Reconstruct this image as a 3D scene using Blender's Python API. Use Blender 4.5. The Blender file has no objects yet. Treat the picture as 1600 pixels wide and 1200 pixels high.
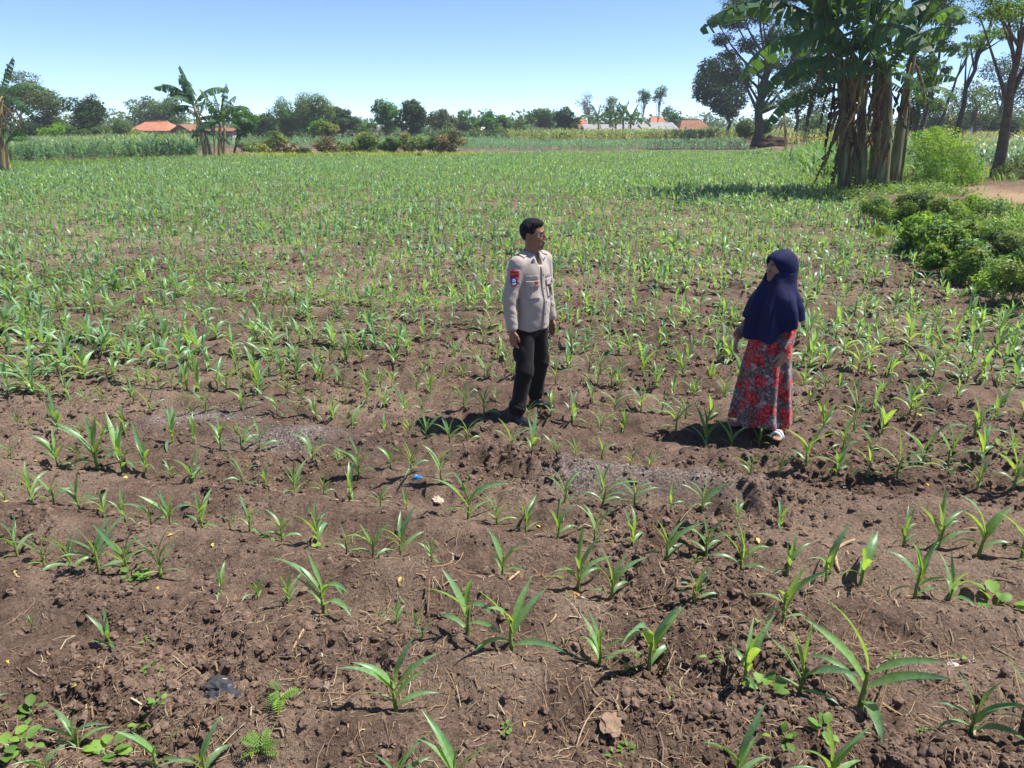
import bpy, bmesh, math, random
import numpy as np
from mathutils import Vector, Matrix, Euler
from mathutils.bvhtree import BVHTree

# ------------------------------------------------------------------ camera, sky, sun, exposure
S = bpy.context.scene
COL = S.collection
F_PX, PITCH, CAM_H = 1110.0, math.radians(20.0), 2.4
cam_d = bpy.data.cameras.new('camera')
cam_d.sensor_width = 36.0
cam_d.lens = 36.0 * F_PX / 1600.0
cam_d.clip_start, cam_d.clip_end = 0.05, 6000.0
cam = bpy.data.objects.new('camera', cam_d)
cam.location = (0, 0, CAM_H)
cam.rotation_euler = (math.radians(90) - PITCH, 0, 0)
COL.objects.link(cam)
S.camera = cam

SUN_ELEV, SUN_AZ = math.radians(61), math.radians(11)      # azimuth counted from +X towards +Y
SUN_DIR = Vector((math.cos(SUN_ELEV) * math.cos(SUN_AZ), math.cos(SUN_ELEV) * math.sin(SUN_AZ), math.sin(SUN_ELEV)))
W = bpy.data.worlds.new('World')
S.world = W
W.use_nodes = True
wn = W.node_tree
wn.nodes.clear()
w_out = wn.nodes.new('ShaderNodeOutputWorld')
w_bg = wn.nodes.new('ShaderNodeBackground')
w_sky = wn.nodes.new('ShaderNodeTexSky')
w_sky.sky_type = 'NISHITA'
w_sky.sun_disc = False
w_sky.sun_elevation = SUN_ELEV
w_sky.sun_rotation = math.radians(90) - SUN_AZ
w_sky.air_density = 0.46
w_sky.dust_density = 0.0
w_sky.ozone_density = 4.0
w_bg.inputs['Strength'].default_value = 0.128
wn.links.new(w_sky.outputs[0], w_bg.inputs['Color'])
wn.links.new(w_bg.outputs[0], w_out.inputs['Surface'])
sun_d = bpy.data.lights.new('sun', 'SUN')
sun_d.energy = 4.9
sun_d.angle = math.radians(0.53)
sun_d.color = (1.0, 0.95, 0.87)
sun = bpy.data.objects.new('sun', sun_d)
sun.rotation_euler = SUN_DIR.to_track_quat('Z', 'Y').to_euler()
COL.objects.link(sun)
S.view_settings.view_transform = 'Standard'
S.view_settings.look = 'None'
S.view_settings.exposure = 0.85
S.view_settings.gamma = 1.0
S.cycles.max_bounces = 6
S.cycles.transparent_max_bounces = 8
S.cycles.transmission_bounces = 4
S.cycles.volume_bounces = 0

rng = np.random.default_rng(7)
random.seed(7)

# ------------------------------------------------------------------ helpers
def ray(px, py):
    xn, yn = (px - 800) / F_PX, (600 - py) / F_PX
    return np.array([xn, math.cos(PITCH) + yn * math.sin(PITCH), -math.sin(PITCH) + yn * math.cos(PITCH)])
def G(px, py, z=0.0):                       # ground point that the photograph shows there
    d = ray(px, py)
    t = (z - CAM_H) / d[2]
    return np.array([d[0] * t, d[1] * t, z])
def P(px, py, y):                           # point at distance y along the view
    d = ray(px, py)
    t = y / d[1]
    return np.array([d[0] * t, y, CAM_H + d[2] * t])
def hsh(ix, iy, s):
    n = (ix * 374761393 + iy * 668265263 + s * 1013904223) & 0xffffffff
    n = ((n ^ (n >> 13)) * 1274126177) & 0xffffffff
    n = ((n ^ (n >> 15)) * 2246822519) & 0xffffffff
    return ((n ^ (n >> 16)) & 0xffffff) / float(0xffffff)
def vn(x, y, s=0):                          # smooth value noise, -1..1
    x = np.asarray(x, float) + 1000.0; y = np.asarray(y, float) + 1000.0
    ix, iy = np.floor(x).astype(np.int64), np.floor(y).astype(np.int64)
    fx, fy = x - ix, y - iy
    fx = fx * fx * fx * (fx * (fx * 6 - 15) + 10); fy = fy * fy * fy * (fy * (fy * 6 - 15) + 10)
    a, b = hsh(ix, iy, s), hsh(ix + 1, iy, s)
    c, d = hsh(ix, iy + 1, s), hsh(ix + 1, iy + 1, s)
    return ((a * (1 - fx) + b * fx) * (1 - fy) + (c * (1 - fx) + d * fx) * fy) * 2 - 1
def sstep(a, b, x):
    t = np.clip((np.asarray(x, float) - a) / (b - a), 0, 1)
    return t * t * (3 - 2 * t)
def in_poly(x, y, poly):
    x, y = np.asarray(x), np.asarray(y)
    r = np.zeros(x.shape, bool)
    n = len(poly)
    for i in range(n):
        x0, y0 = poly[i][:2]; x1, y1 = poly[(i + 1) % n][:2]
        if y0 == y1: continue
        c = ((y0 > y) != (y1 > y)) & (x < (x1 - x0) * (y - y0) / (y1 - y0) + x0)
        r ^= c
    return r

def tag(o, label=None, cat=None, group=None, kind=None):
    if label: o['label'] = label
    if cat: o['category'] = cat
    if group: o['group'] = group
    if kind: o['kind'] = kind
    return o
def mesh_np(name, V, Fq, smooth=True, col=None):
    """mesh from numpy: V (n,3); Fq = list of (m,k) index arrays; col = per-vertex rgb"""
    me = bpy.data.meshes.new(name)
    V = np.ascontiguousarray(V, np.float32)
    Fq = [np.asarray(f, np.int32) for f in (Fq if isinstance(Fq, list) else [Fq]) if len(f)]
    loops = np.concatenate([f.ravel() for f in Fq])
    tot = np.concatenate([np.full(len(f), f.shape[1], np.int32) for f in Fq])
    start = np.concatenate([[0], np.cumsum(tot)[:-1]]).astype(np.int32)
    me.vertices.add(len(V)); me.vertices.foreach_set('co', V.ravel())
    me.loops.add(len(loops)); me.loops.foreach_set('vertex_index', loops)
    me.polygons.add(len(tot)); me.polygons.foreach_set('loop_start', start)
    me.polygons.foreach_set('loop_total', tot)
    me.polygons.foreach_set('use_smooth', np.full(len(tot), smooth))
    if col is not None:
        at = me.attributes.new('tint', 'FLOAT_COLOR', 'POINT')
        c = np.ones((len(V), 4), np.float32)
        c[:, :np.asarray(col).shape[1] if np.asarray(col).ndim > 1 else 3] = col if np.asarray(col).ndim > 1 else np.asarray(col)[:, None]
        at.data.foreach_set('color', c.ravel())
    me.update(calc_edges=True)
    return me
def obj(name, me, mat=None, parent=None, loc=None, rot=None):
    o = bpy.data.objects.new(name, me)
    if mat is not None and me is not None and not me.materials:
        me.materials.append(mat)
    if parent is not None: o.parent = parent
    if loc is not None: o.location = loc
    if rot is not None: o.rotation_euler = rot
    COL.objects.link(o)
    return o
def empty(name, loc, rz=0.0, **k):
    o = bpy.data.objects.new(name, None)
    o.empty_display_size = 0.1
    o.location = loc; o.rotation_euler = (0, 0, rz)
    COL.objects.link(o)
    return tag(o, **k)
def gn_scatter(name, V, sc, rot, pick, meshes, mat):
    """uncountable loose pieces: templates instanced on points"""
    me = bpy.data.meshes.new(name); me.vertices.add(len(V)); me.vertices.foreach_set('co', np.ascontiguousarray(V, np.float32).ravel())
    me.attributes.new('sc', 'FLOAT', 'POINT').data.foreach_set('value', np.ascontiguousarray(sc, np.float32))
    me.attributes.new('rot', 'FLOAT_VECTOR', 'POINT').data.foreach_set('vector', np.ascontiguousarray(rot, np.float32).ravel())
    me.attributes.new('pick', 'INT', 'POINT').data.foreach_set('value', np.ascontiguousarray(pick, np.int32))
    c = bpy.data.collections.new(name + '_pieces')
    for i, m in enumerate(meshes):
        m.materials.append(mat); c.objects.link(bpy.data.objects.new('%s_piece_%02d' % (name, i), m))
    g = bpy.data.node_groups.new(name, 'GeometryNodeTree')
    g.interface.new_socket('Geometry', in_out='INPUT', socket_type='NodeSocketGeometry'); g.interface.new_socket('Geometry', in_out='OUTPUT', socket_type='NodeSocketGeometry')
    gi, go = g.nodes.new('NodeGroupInput'), g.nodes.new('NodeGroupOutput')
    ip = g.nodes.new('GeometryNodeInstanceOnPoints'); ci = g.nodes.new('GeometryNodeCollectionInfo')
    ci.inputs['Collection'].default_value = c; ci.inputs['Separate Children'].default_value = True; ci.inputs['Reset Children'].default_value = True
    ip.inputs['Pick Instance'].default_value = True
    def at(nm, ty): n = g.nodes.new('GeometryNodeInputNamedAttribute'); n.data_type = ty; n.inputs['Name'].default_value = nm; return n.outputs['Attribute']
    er = g.nodes.new('FunctionNodeEulerToRotation'); L = g.links.new
    L(gi.outputs[0], ip.inputs['Points']); L(ci.outputs[0], ip.inputs['Instance']); L(at('pick', 'INT'), ip.inputs['Instance Index'])
    L(at('rot', 'FLOAT_VECTOR'), er.inputs[0]); L(er.outputs[0], ip.inputs['Rotation']); L(at('sc', 'FLOAT'), ip.inputs['Scale']); L(ip.outputs[0], go.inputs[0])
    o = obj(name, me); o.modifiers.new('scatter', 'NODES').node_group = g
    return o
class MB:                                   # collects simple pieces into one mesh
    def __init__(s): s.V = []; s.F = []; s.n = 0; s.C = []
    def add(s, V, F, c=(1, 1, 1)):
        V = np.asarray(V, float).reshape(-1, 3)
        s.V.append(V); s.C.append(np.tile(np.asarray(c, float), (len(V), 1)) if np.ndim(c) == 1 else np.asarray(c))
        for f in (F if isinstance(F, list) else [F]):
            s.F.append(np.asarray(f) + s.n)
        s.n += len(V)
        return s
    def box(s, c, d, rz=0.0, col=(1, 1, 1)):
        x, y, z = np.array(d) / 2.0
        v = np.array([[-x, -y, -z], [x, -y, -z], [x, y, -z], [-x, y, -z], [-x, -y, z], [x, -y, z], [x, y, z], [-x, y, z]])
        if rz:
            q = v.copy(); v[:, 0] = q[:, 0] * math.cos(rz) - q[:, 1] * math.sin(rz); v[:, 1] = q[:, 0] * math.sin(rz) + q[:, 1] * math.cos(rz)
        return s.add(v + np.array(c), [[0, 3, 2, 1], [4, 5, 6, 7], [0, 1, 5, 4], [1, 2, 6, 5], [2, 3, 7, 6], [3, 0, 4, 7]], col)
    def tube(s, pts, rad, n=8, col=(1, 1, 1), cap=True):
        V, Fq = tube_np(pts, rad, n)
        s.add(V, Fq, col)
        if cap:
            k = len(pts)
            s.F.append(np.array([[s.n - n + i for i in range(n)]])); s.F.append(np.array([[s.n - k * n + n - 1 - i for i in range(n)]]))
        return s
    def mesh(s, name, smooth=True):
        F = {}
        for f in s.F:
            f = np.asarray(f)
            if f.ndim == 1: f = f[None]
            F.setdefault(f.shape[1], []).append(f)
        return mesh_np(name, np.concatenate(s.V), [np.concatenate(v) for v in F.values()], smooth, np.concatenate(s.C))
def tube_np(pts, rad, n=8):
    pts = np.asarray(pts, float); k = len(pts)
    rad = np.broadcast_to(np.asarray(rad, float), (k,))
    T = np.gradient(pts, axis=0); T /= np.linalg.norm(T, axis=1)[:, None] + 1e-9
    ref = np.array([0, 0, 1.0]) if abs(T[:, 2]).mean() < 0.8 else np.array([1.0, 0, 0])
    A = np.cross(T, ref); A /= np.linalg.norm(A, axis=1)[:, None] + 1e-9
    B = np.cross(A, T)                       # A, B: ring axes
    th = np.arange(n) * 2 * math.pi / n
    V = pts[:, None, :] + rad[:, None, None] * (A[:, None, :] * np.cos(th)[None, :, None] + B[:, None, :] * np.sin(th)[None, :, None])
    i = np.arange(k - 1)[:, None] * n; j = np.arange(n)[None, :]; j2 = (j + 1) % n
    Fq = np.stack([i + j, i + n + j, i + n + j2, i + j2], -1).reshape(-1, 4)[:, ::-1]
    return V.reshape(-1, 3), Fq

# ------------------------------------------------------------------ materials
MAT = {}
def nodes(name):
    m = bpy.data.materials.new(name); m.use_nodes = True
    nt = m.node_tree; nt.nodes.clear()
    out = nt.nodes.new('ShaderNodeOutputMaterial')
    MAT[name] = m
    return m, nt, out
def N(nt, t, **k):
    n = nt.nodes.new(t)
    for a, b in k.items():
        if a.startswith('i_'):
            key = a[2:]
            n.inputs[int(key) if key.isdigit() else key].default_value = b
        else: setattr(n, a, b)
    return n
def ramp(nt, fac, stops, interp='LINEAR'):
    r = nt.nodes.new('ShaderNodeValToRGB'); r.color_ramp.interpolation = interp
    e = r.color_ramp.elements
    while len(e) < len(stops): e.new(0.5)
    for q, (p, c) in zip(e, stops):
        q.position = p; q.color = (*c, 1) if len(c) == 3 else c
    nt.links.new(fac, r.inputs[0])
    return r.outputs[0]
def mixc(nt, fac, a, b, mode='MIX'):
    m = nt.nodes.new('ShaderNodeMix'); m.data_type = 'RGBA'; m.blend_type = mode
    for sock, v in ((m.inputs[0], fac), (m.inputs[6], a), (m.inputs[7], b)):
        if isinstance(v, bpy.types.NodeSocket): nt.links.new(v, sock)
        elif isinstance(v, (int, float)): sock.default_value = v
        else: sock.default_value = (*v, 1)
    return m.outputs[2]
def noise_tex(nt, scale, detail=4, rough=0.6, coord='Object', dim='3D'):
    tc = N(nt, 'ShaderNodeTexCoord')
    n = N(nt, 'ShaderNodeTexNoise'); n.inputs['Scale'].default_value = scale
    n.inputs['Detail'].default_value = detail; n.inputs['Roughness'].default_value = rough
    nt.links.new(tc.outputs[coord], n.inputs['Vector'])
    return n.outputs['Fac']
def simple(name, c, rough=0.8, var=0.25, scale=8.0, bump=0.0, bscale=40.0, spec=0.3, metal=0.0, tint=False, sheen=0.0, rnd=0.0):
    m, nt, out = nodes(name)
    b = N(nt, 'ShaderNodeBsdfPrincipled')
    b.inputs['Roughness'].default_value = rough; b.inputs['Metallic'].default_value = metal
    b.inputs['Specular IOR Level'].default_value = spec
    if sheen: b.inputs['Sheen Weight'].default_value = sheen
    f = noise_tex(nt, scale)
    lo = [x * (1 - var) for x in c]; hi = [min(1, x * (1 + var)) for x in c]
    colr = ramp(nt, f, [(0.3, lo), (0.7, hi)])
    if rnd:
        oi = N(nt, 'ShaderNodeObjectInfo')
        colr = mixc(nt, 1.0, colr, ramp(nt, oi.outputs['Random'], [(0, (1 - rnd,) * 3), (1, (1 + rnd,) * 3)]), 'MULTIPLY')
    if tint:
        a = N(nt, 'ShaderNodeAttribute', attribute_name='tint')
        colr = mixc(nt, 1.0, colr, a.outputs['Color'], 'MULTIPLY')
    nt.links.new(colr, b.inputs['Base Color'])
    if bump:
        bp = N(nt, 'ShaderNodeBump'); bp.inputs['Strength'].default_value = bump; bp.inputs['Distance'].default_value = 0.01
        nt.links.new(noise_tex(nt, bscale), bp.inputs['Height']); nt.links.new(bp.outputs[0], b.inputs['Normal'])
    nt.links.new(b.outputs[0], out.inputs[0])
    return m
def leafmat(name, c, trans, tw=0.35, rough=0.45, spec=0.35, scale=3.0, var=0.3, coord='Object', rnd=0.0):
    """leaf: glossy diffuse face and light passing through; the tint attribute carries each leaf's own colour"""
    m, nt, out = nodes(name)
    b = N(nt, 'ShaderNodeBsdfPrincipled'); t = N(nt, 'ShaderNodeBsdfTranslucent'); mx = N(nt, 'ShaderNodeMixShader')
    b.inputs['Roughness'].default_value = rough; b.inputs['Specular IOR Level'].default_value = spec
    a = N(nt, 'ShaderNodeAttribute', attribute_name='tint')
    f = noise_tex(nt, scale, 3, coord=coord)
    v = ramp(nt, f, [(0.3, (1 - var,) * 3), (0.7, (1 + var,) * 3)])
    tv = mixc(nt, 1.0, a.outputs['Color'], v, 'MULTIPLY')
    if rnd:
        oi = N(nt, 'ShaderNodeObjectInfo')
        rv = ramp(nt, oi.outputs['Random'], [(0.0, (1 - rnd, 1 - rnd, 1 - rnd)), (0.5, (1, 1, 1)), (1.0, (1 + rnd * 1.3, 1 + rnd, 1 - rnd * .3))])
        tv = mixc(nt, 1.0, tv, rv, 'MULTIPLY')
    c1 = mixc(nt, 1.0, tv, c, 'MULTIPLY'); c2 = mixc(nt, 1.0, tv, trans, 'MULTIPLY')
    nt.links.new(c1, b.inputs['Base Color']); nt.links.new(c2, t.inputs['Color'])
    mx.inputs[0].default_value = tw
    nt.links.new(b.outputs[0], mx.inputs[1]); nt.links.new(t.outputs[0], mx.inputs[2])
    nt.links.new(mx.outputs[0], out.inputs[0])
    return m

# ------------------------------------------------------------------ terrain
ROW_A, ROW_S = math.radians(-15.2), 0.54
RC, RS = math.cos(ROW_A), math.sin(ROW_A)
def row_r(x, y): return -RS * x + RC * y
def row_s(x, y): return RC * x + RS * y
ROW_PHASE = 0.0                             # set below from the traced plants
BANK = [G(1900, 600)[:2], G(1600, 465)[:2], G(1500, 420)[:2], G(1420, 375)[:2], G(1350, 335)[:2], G(1290, 300)[:2], G(1262, 268)[:2], G(1235, 250)[:2], G(1200, 236)[:2]]
def bank_d(x, y):                           # signed distance to the right of the bank's foot line
    x = np.asarray(x, float); y = np.asarray(y, float)
    by = np.array([p[1] for p in BANK]); bx = np.array([p[0] for p in BANK])
    foot = np.interp(y, by, bx)
    foot = np.where(y < by[0], bx[0] + (by[0] - y) * 0.2, foot)
    return (x - foot) * 0.75
def height(x, y):
    x = np.asarray(x, float); y = np.asarray(y, float)
    d = np.hypot(x, y)
    r, s = row_r(x, y), row_s(x, y)
    fade = 1 - sstep(14, 40, d)
    wob = 0.10 * vn(s * 0.45, r * 0.5, 3) + 0.05 * vn(s * 1.7, r * 1.2, 4)
    ph = (r + wob - ROW_PHASE) / ROW_S * 2 * math.pi
    amp = 0.5 + 0.7 * (vn(s * 0.3, r * 0.4, 9) * .5 + .5)
    h = -0.042 * np.cos(ph) * fade * amp
    h += 0.05 * vn(x * 0.55, y * 0.55, 1) * (0.4 + 0.6 * fade) + 0.028 * vn(x * 1.9, y * 1.9, 2) * fade
    near = 1 - sstep(9, 26, d)
    wx, wy = x + .05 * vn(x * 6, y * 6, 15), y + .05 * vn(x * 6, y * 6, 16)
    clod = (np.abs(vn(wx * 5.5, wy * 5.5, 11)) - .4) * 0.052 + (np.abs(vn(wx * 11 + 3, wy * 11, 12)) - .4) * 0.050
    clod -= 0.05 * sstep(.55, .95, vn(wx * 7.5, wy * 7.5, 17))
    rough = 0.35 + 0.65 * sstep(-0.35, 0.45, vn(x * 1.1, y * 1.1, 21))
    h += clod * near * rough
    nn = 1 - sstep(5, 11, d)
    h += ((np.abs(vn(x * 24, y * 24, 13)) - .4) * 0.026 * rough + (np.abs(vn(x * 47, y * 47, 14)) - .4) * 0.012) * nn
    # low ridges of thrown-up soil
    for (ax, ay, bx, by, hh, wd) in RIDGES:
        L = math.hypot(bx - ax, by - ay); ux, uy = (bx - ax) / L, (by - ay) / L
        t = (x - ax) * ux + (y - ay) * uy; q = -(x - ax) * uy + (y - ay) * ux + .08 * vn(t * 1.3, 0 * t, 31)
        g = np.exp(-(np.where(q < 0, q / (wd * .75), q / (wd * 1.4))) ** 2) * sstep(-.6, .4, t) * (1 - sstep(L - .4, L + .6, t))
        h += hh * g * (0.8 + 0.4 * vn(t * 2, q, 33))
    bd = bank_d(x, y)
    bk = sstep(-0.3, 1.6, bd)
    h += bk * (0.28 + 0.10 * vn(x * .35, y * .35, 41)) * sstep(5, 9, y) * (1 - 0.7 * sstep(6, 10, bd))
    h += 0.85 * (1 - sstep(-0.2, 1.5, y))          # the raised path the picture was taken from
    return h
def _g2(p, q): a, b = G(*p), G(*q); return (a[0], a[1], b[0], b[1])
RIDGES = [(*_g2((400, 690), (1750, 830)), 0.075, .20), (*_g2((150, 462), (800, 500)), 0.09, .28), (*_g2((800, 500), (1500, 560)), 0.05, .3), (*_g2((-100, 615), (420, 660)), 0.05, .2)]
# ------------------------------------------------------------------ maize seedlings: where they stand
SEED = [(27,659,20),(92,672,45),(86,710,45),(15,705,30),(120,710,25),(125,672,25),(150,720,70),(160,672,35),(191,727,70),(195,672,40),(227,727,55),(265,737,25),(271,697,50),(299,745,50),(305,694,45),(346,707,55),(379,707,55),(380,760,45),(297,642,32),(322,645,40),(381,647,40),(236,639,35),(209,632,32),(162,629,30),(135,630,30),(110,624,25),(76,617,28),(50,775,50),(84,786,45),(122,786,45),(160,795,38),(194,806,45),(5,775,25),(235,815,42),(265,812,50),(316,822,55),(390,829,55),(360,825,30),(24,857,50),(66,862,55),(105,866,60),(152,882,72),(195,882,65),(249,891,65),(345,916,40),(401,916,45),(450,931,55),(506,948,100),(169,995,52),(116,1152,65),(243,1185,65),(315,1194,85),(72,1216,45),(45,961,22),
(407,707,45),(489,725,55),(416,757,38),(461,765,50),(506,772,40),(549,775,50),(562,747,55),(529,727,20),(611,742,38),(644,752,52),(690,765,65),(594,790,35),(635,795,30),(732,810,82),(776,820,52),(441,842,52),(495,840,65),(541,852,50),(582,867,62),(627,870,70),(675,877,40),(785,895,68),(434,652,35),(467,654,35),(494,656,30),(521,660,38),(550,671,48),(601,674,32),(640,680,40),(666,679,40),(702,686,40),(730,690,48),(798,702,50),(501,625,25),(541,627,25),(574,630,30),(600,636,35),(632,641,40),(660,642,40),(725,641,45),(756,649,50),(775,619,25),(410,622,25),(470,621,25),
(825,656,35),(861,655,45),(895,662,50),(831,714,55),(869,715,35),(899,721,32),(940,722,40),(985,729,32),(1014,729,30),(939,672,38),(974,675,42),(1055,675,50),(1102,690,70),(1142,695,45),(1186,695,35),(1126,736,15),(1172,740,40),(881,794,55),(941,795,65),(991,805,55),(1047,798,40),(1097,798,50),(1152,815,35),(822,830,55),(871,838,60),(930,848,65),(989,850,60),(1041,865,75),(1104,858,65),(1159,882,70),(961,640,40),(1002,639,42),(1034,641,40),(1071,646,40),(1109,647,40),(925,631,30),(1130,622,30),(903,916,85),(954,931,80),(1085,946,60),(731,993,110),(800,1014,115),(937,1031,75),(1016,1040,110),(620,976,45),(618,1100,105),(620,1232,75),(712,1245,105),(557,1228,45),
(1232,891,65),(1291,904,70),(1345,906,75),(1431,929,80),(1484,934,58),(1225,968,85),(1165,1068,95),(1249,1082,95),(1345,1099,135),(1517,1146,80),(1612,1160,100),(1150,1222,90),(1290,1232,100),(1612,905,50),(1217,742,35),(1259,736,70),(1306,744,48),(1354,750,52),(1399,754,60),(1525,771,38),(1580,776,60),(1481,760,15),(1360,707,32),(1315,707,48),(1441,726,60),(1482,729,60),(1530,727,50),(1580,710,35),(1286,670,42),(1336,667,45),(1379,672,45),(1265,627,30),(1337,640,45),(1366,639,40),(1421,645,48),(1427,660,40),(1462,620,32),(1495,621,32),(1522,686,60),(1554,655,35),(1597,657,40),(1570,630,32),(1240,657,30),(1219,825,45),(1411,852,60),(1465,850,72),(1531,862,75),(1598,865,60)]
SEED_XY = np.array([G(x, y)[:2] for x, y, h in SEED])
_z = np.exp(2j * math.pi * row_r(SEED_XY[:, 0], SEED_XY[:, 1]) / ROW_S).mean()
ROW_PHASE = float(np.angle(_z)) / (2 * math.pi) * ROW_S

# ------------------------------------------------------------------ ground
def soil_material():
    m, nt, out = nodes('soil')
    b = N(nt, 'ShaderNodeBsdfPrincipled'); b.inputs['Roughness'].default_value = 0.95; b.inputs['Specular IOR Level'].default_value = 0.12
    n1 = noise_tex(nt, 0.9, 5, .65); n2 = noise_tex(nt, 9, 6, .7); n3 = noise_tex(nt, 60, 4, .7); n4 = noise_tex(nt, 260, 2, .6)
    base = ramp(nt, n1, [(.30, (.108, .072, .053)), (.5, (.160, .109, .082)), (.70, (.230, .162, .126))])
    v = ramp(nt, n2, [(.30, (.52, .50, .49)), (.5, (1, 1, 1)), (.70, (1.45, 1.43, 1.40))])
    c = mixc(nt, 1, base, v, 'MULTIPLY')
    v3 = ramp(nt, n3, [(.32, (.55, .54, .53)), (.68, (1.45, 1.45, 1.45))])
    c = mixc(nt, 1, c, v3, 'MULTIPLY')
    v4 = ramp(nt, n4, [(.62, (0, 0, 0)), (.72, (1, 1, 1))])
    c = mixc(nt, mixc(nt, .4, (0, 0, 0), v4), c, (.30, .21, .14))
    at = N(nt, 'ShaderNodeAttribute', attribute_name='tint')       # red: pale dry crust, green: grey ash, blue: sandy path
    sp = N(nt, 'ShaderNodeSeparateColor'); nt.links.new(at.outputs['Color'], sp.inputs[0])
    c = mixc(nt, sp.outputs[0], c, mixc(nt, 1, (.25, .178, .133), v3, 'MULTIPLY'))
    na = ramp(nt, noise_tex(nt, 48, 5, .8), [(.44, (0, 0, 0)), (.58, (1, 1, 1))])
    ash = mixc(nt, 1, na, sp.outputs[1], 'MULTIPLY')
    c = mixc(nt, ash, c, mixc(nt, 1, (.33, .30, .29), v3, 'MULTIPLY'))
    c = mixc(nt, sp.outputs[2], c, (.36, .25, .15))
    nt.links.new(c, b.inputs['Base Color'])
    bp = N(nt, 'ShaderNodeBump'); bp.inputs['Strength'].default_value = 1.0; bp.inputs['Distance'].default_value = .03
    hsum = N(nt, 'ShaderNodeMath', operation='ADD'); nt.links.new(noise_tex(nt, 38, 5, .7), hsum.inputs[0])
    h2 = N(nt, 'ShaderNodeMath', operation='MULTIPLY'); h2.inputs[1].default_value = .5; nt.links.new(noise_tex(nt, 130, 4, .7), h2.inputs[0])
    nt.links.new(h2.outputs[0], hsum.inputs[1]); nt.links.new(hsum.outputs[0], bp.inputs['Height'])
    nt.links.new(bp.outputs[0], b.inputs['Normal']); nt.links.new(b.outputs[0], out.inputs[0])
    return m
def axis(steps):
    a = [0.0]
    while a[-1] < steps[-1][0]:
        q = a[-1]; a.append(q + np.interp(q, [s[0] for s in steps], [s[1] for s in steps]))
    return np.array(a)
xp = axis([(0, .018), (2.2, .021), (5, .06), (10, .17), (30, .6), (100, 3), (900, 60)])
gx = np.concatenate([-xp[:0:-1], xp])
yp = 1.75 + axis([(0, .0145), (2, .020), (4.5, .042), (9, .10), (20, .3), (60, 1.2), (150, 6), (1500, 90)])
gy = np.concatenate([[-400, -120, -40, -15, -6, -3, -2, -1.2, -.6, -.2, .1, .4, .7, 1, 1.25, 1.5, 1.64], yp])
GX, GY = np.meshgrid(gx, gy)
GZ = height(GX, GY)
nx_, ny_ = len(gx), len(gy)
ii = (np.arange(ny_ - 1)[:, None] * nx_ + np.arange(nx_ - 1)[None, :]).ravel()
rr, ss = row_r(GX, GY), row_s(GX, GY)
dry = np.clip(sstep(.15, .75, vn(GX * .8, GY * .8, 51) + .45 * vn(GX * 3.1, GY * 3.1, 52)), 0, 1) * .85
ashv = np.zeros_like(GX)
for (ax, ay, bx, by, hh, wd) in (RIDGES[0], RIDGES[3], (*_g2((820, 560), (1600, 640)), 0, .3)):
    L = math.hypot(bx - ax, by - ay); ux, uy = (bx - ax) / L, (by - ay) / L
    t = (GX - ax) * ux + (GY - ay) * uy; q = -(GX - ax) * uy + (GY - ay) * ux
    ashv = np.maximum(ashv, np.exp(-((q + .0 + .1 * vn(t * 1.6, 0 * t, 61)) / .17) ** 2) * sstep(-.25, .3, vn(t * 1.1, q * .6, 62)) * sstep(-.4, .2, t) * (1 - sstep(L - .6, L, t)) * (.95 if hh else .5))
pth = G(1640, 330)
path = np.exp(-(((GX - pth[0] + .5) * .8 + (GY - pth[1]) * -.25) / 1.3) ** 2) * (1 - sstep(0, 6, np.abs(GY - pth[1]) - 2)) * sstep(.5, 1.5, bank_d(GX, GY))
tint = np.stack([dry, ashv, np.clip(path, 0, 1)], -1).reshape(-1, 3)
soil = soil_material()
ground = obj('ground', mesh_np('ground', np.stack([GX, GY, GZ], -1).reshape(-1, 3), np.stack([ii, ii + 1, ii + nx_ + 1, ii + nx_], -1), True, tint), soil)
tag(ground, 'brown tilled soil of the maize field', kind='structure')
del GX, GY, GZ, rr, ss, dry, ashv, path, tint

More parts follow.
